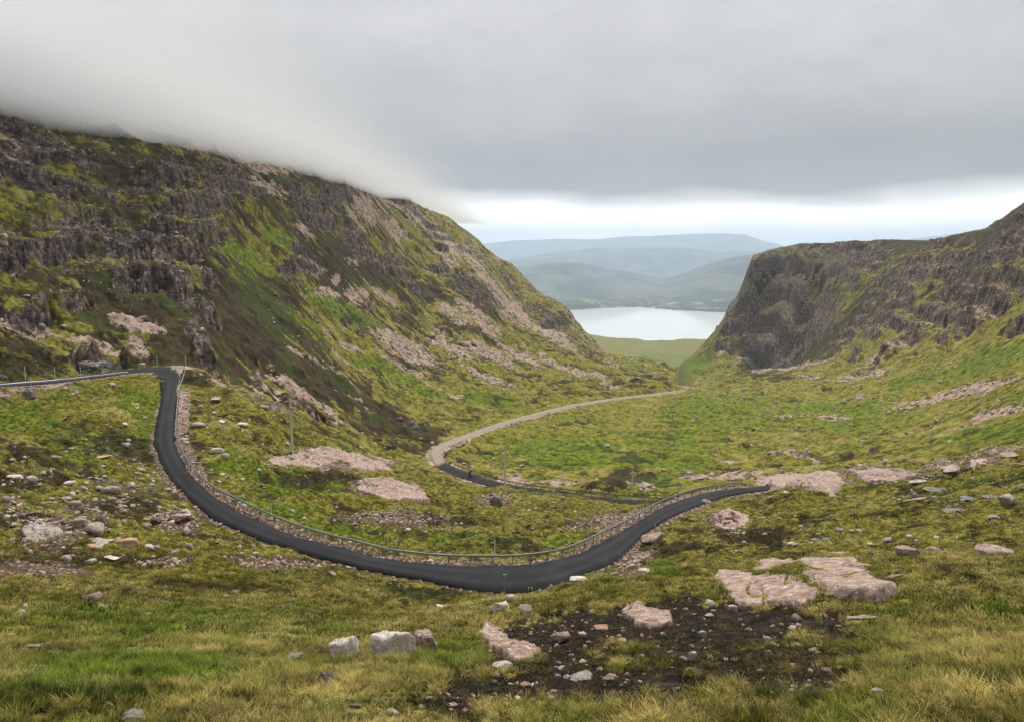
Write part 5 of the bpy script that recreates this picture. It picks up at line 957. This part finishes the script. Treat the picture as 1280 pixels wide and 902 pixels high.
for nm,lab,(n_,r0,r1,seed),vr,(s0,s1) in (('grass','tawny and green tussock grass of the foreground bank',(26000,6.5,24,1),tuftA,(.35,.9)),('grass','shorter moor grass between the foreground bank and the road',(42000,24,58,2),tuftB,(.55,1.15)),('grass','rough moor grass round the road loop and the right bench',(60000,58,150,3),tuftC,(.45,1.15))):
    x,y,s=sample(n_,r0,r1,seed); sc_=smp(SCm,x,y); rk_=smp(ROCKm,x,y); dk=smp(DARKm,x,y); pe=smp(PEAT,x,y)
    ok=clear(x,y)&(s.rand(n_)>sc_*1.1)&(s.rand(n_)>rk_*1.3)&(s.rand(n_)>pe*.97)&(s.rand(n_)>(dk-.3)*.8)&(s.rand(n_)>smp(VERGE,x,y)*1.25)
    x,y=x[ok],y[ok]; z=zat(x,y); sz=s.uniform(s0,s1,len(x))*(1+.45*np.clip(fbm(x,y,3.5,3),-.6,.8))
    instanced(nm,lab,'grass',np.c_[x,y,z],sz,tints(x,y,s),vr)
# rushes low on the left
s=np.random.RandomState(8); rx,ry=[],[]
for px,py,w_ in [(60,880,44),(30,890,30),(95,872,40),(130,878,34),(60,868,36),(180,845,20),(165,872,20),(250,838,16),(0,885,30),(205,866,22),(300,880,18),(560,832,14),(955,880,12),(1180,716,24),(1210,722,20),(690,770,14)]:
    p=hit(px,py)
    for k in range(14): rx.append(p[0]+s.normal(0,w_*p[1]/F_PX*.42)); ry.append(p[1]+s.normal(0,w_*p[1]/F_PX*.35))
rx,ry=np.array(rx),np.array(ry)
rush=[tuft(50+i,60,.11,.42,.007,.28) for i in range(3)]
instanced('rushes','dark green rush clumps standing in the lower left grass','rushes',np.c_[rx,ry,zat(rx,ry)],s.uniform(.5,1.0,len(rx)),np.array([(.06,.085,.018)]*len(rx))*(.7+.6*s.rand(len(rx)))[:,None],rush)
# heather and burnt twigs
hb=[bush(i,70,.20,.13,.035) for i in range(4)]; hb2=[bush(10+i,60,.42,.26,.09) for i in range(3)]
for nm,lab,(n_,r0,r1,seed),vr,(s0,s1),th_ in (('heather','low dark heather and burnt twigs round the peat scar',(16000,8,48,4),hb,(.5,1.3),.45),('heather','dark heather patches on the slopes round the road loop',(36000,48,160,5),hb2,(.45,1.1),.5)):
    x,y,s=sample(n_,r0,r1,seed); dk=smp(DARKm,x,y); ok=clear(x,y)&(dk+.15*s.randn(n_)>th_)&(s.rand(n_)>smp(SCm,x,y))&(smp(VERGE,x,y)<.3); x,y=x[ok],y[ok]
    c=lerp3((.030,.024,.010),(.085,.060,.026),s.rand(len(x))); c=lerp3(c,(.06,.065,.018),(s.rand(len(x))<.3)*.8)
    instanced(nm,lab,'heather',np.c_[x,y,zat(x,y)-.03],s.uniform(s0,s1,len(x)),c,vr)
# rubble too small to count
def st_mat():
    m,n=new_mat('rubble_stone'); t=n.attr('tint','INSTANCER','Color'); P=n.n('ShaderNodeTexCoord').outputs['Object']; f_=n.noise(P,2.2,6,.7); finish(n,n.mix(n.step(f_,.35,.6),n.mix(1.0,t,c4(.4,.38,.36),'MULTIPLY'),t),.92,bump(n,f_,.05,.8),.15); return m
SM=st_mat(); sm=[]
for i in range(6):
    v,f=rock_verts(200+i,2,9); v=v[:]*np.array([1,.8,.6]); sm.append(mesh_from('chip',v,f,SM))
def rubble(lab,n_,r0,r1,seed,s0,s1,fld,th_=.5,ang=None):
    x,y,s=sample(n_,r0,r1,seed); q=fld(x,y); ok=(s.rand(n_)*1.0<q)&(smp(ONROAD,x,y)>.15); x,y=x[ok],y[ok]; r=np.hypot(x,y)
    c=lerp3((.36,.255,.20),(.42,.36,.31),s.rand(len(x))); c=np.where((s.rand(len(x))<.12)[:,None],c*1.4,c); sz=(s0+(s1-s0)*s.rand(len(x))**2.5)
    z=zat(x,y); nrm=s.normal(0,.35,(len(x),3)); nrm[:,2]=s.rand(len(x))*6.28
    instanced('rubble',lab,'rubble',np.c_[x,y,z+sz*.15],sz,c,sm,rots=nrm)
rubble('small broken stones on the peat and turf of the foreground',9000,8,48,21,.015,.11,lambda x,y: np.clip(smp(PEAT,x,y)*.6+smp(SCm,x,y)*.35+.02,0,1))
rubble('pinkish rubble spread over the slopes and road banks',60000,48,150,22,.06,.36,lambda x,y: np.clip(smp(SCm,x,y)*.75*(smp(SCm,x,y)>.2)+smp(KO,x,y)*.4+.012+.05*smp(stoneM,x,y),0,1))
rubble('boulders and stones strewn over the hillsides and valley floor',80000,150,620,23,.18,1.0,lambda x,y: np.clip(smp(SCm,x,y)*.55*(smp(SCm,x,y)>.25)+smp(Kr,x,y)*.22+.010+.06*smp(stoneM,x,y),0,1))
print('scene built in %.1f s'%(time.time()-T0))
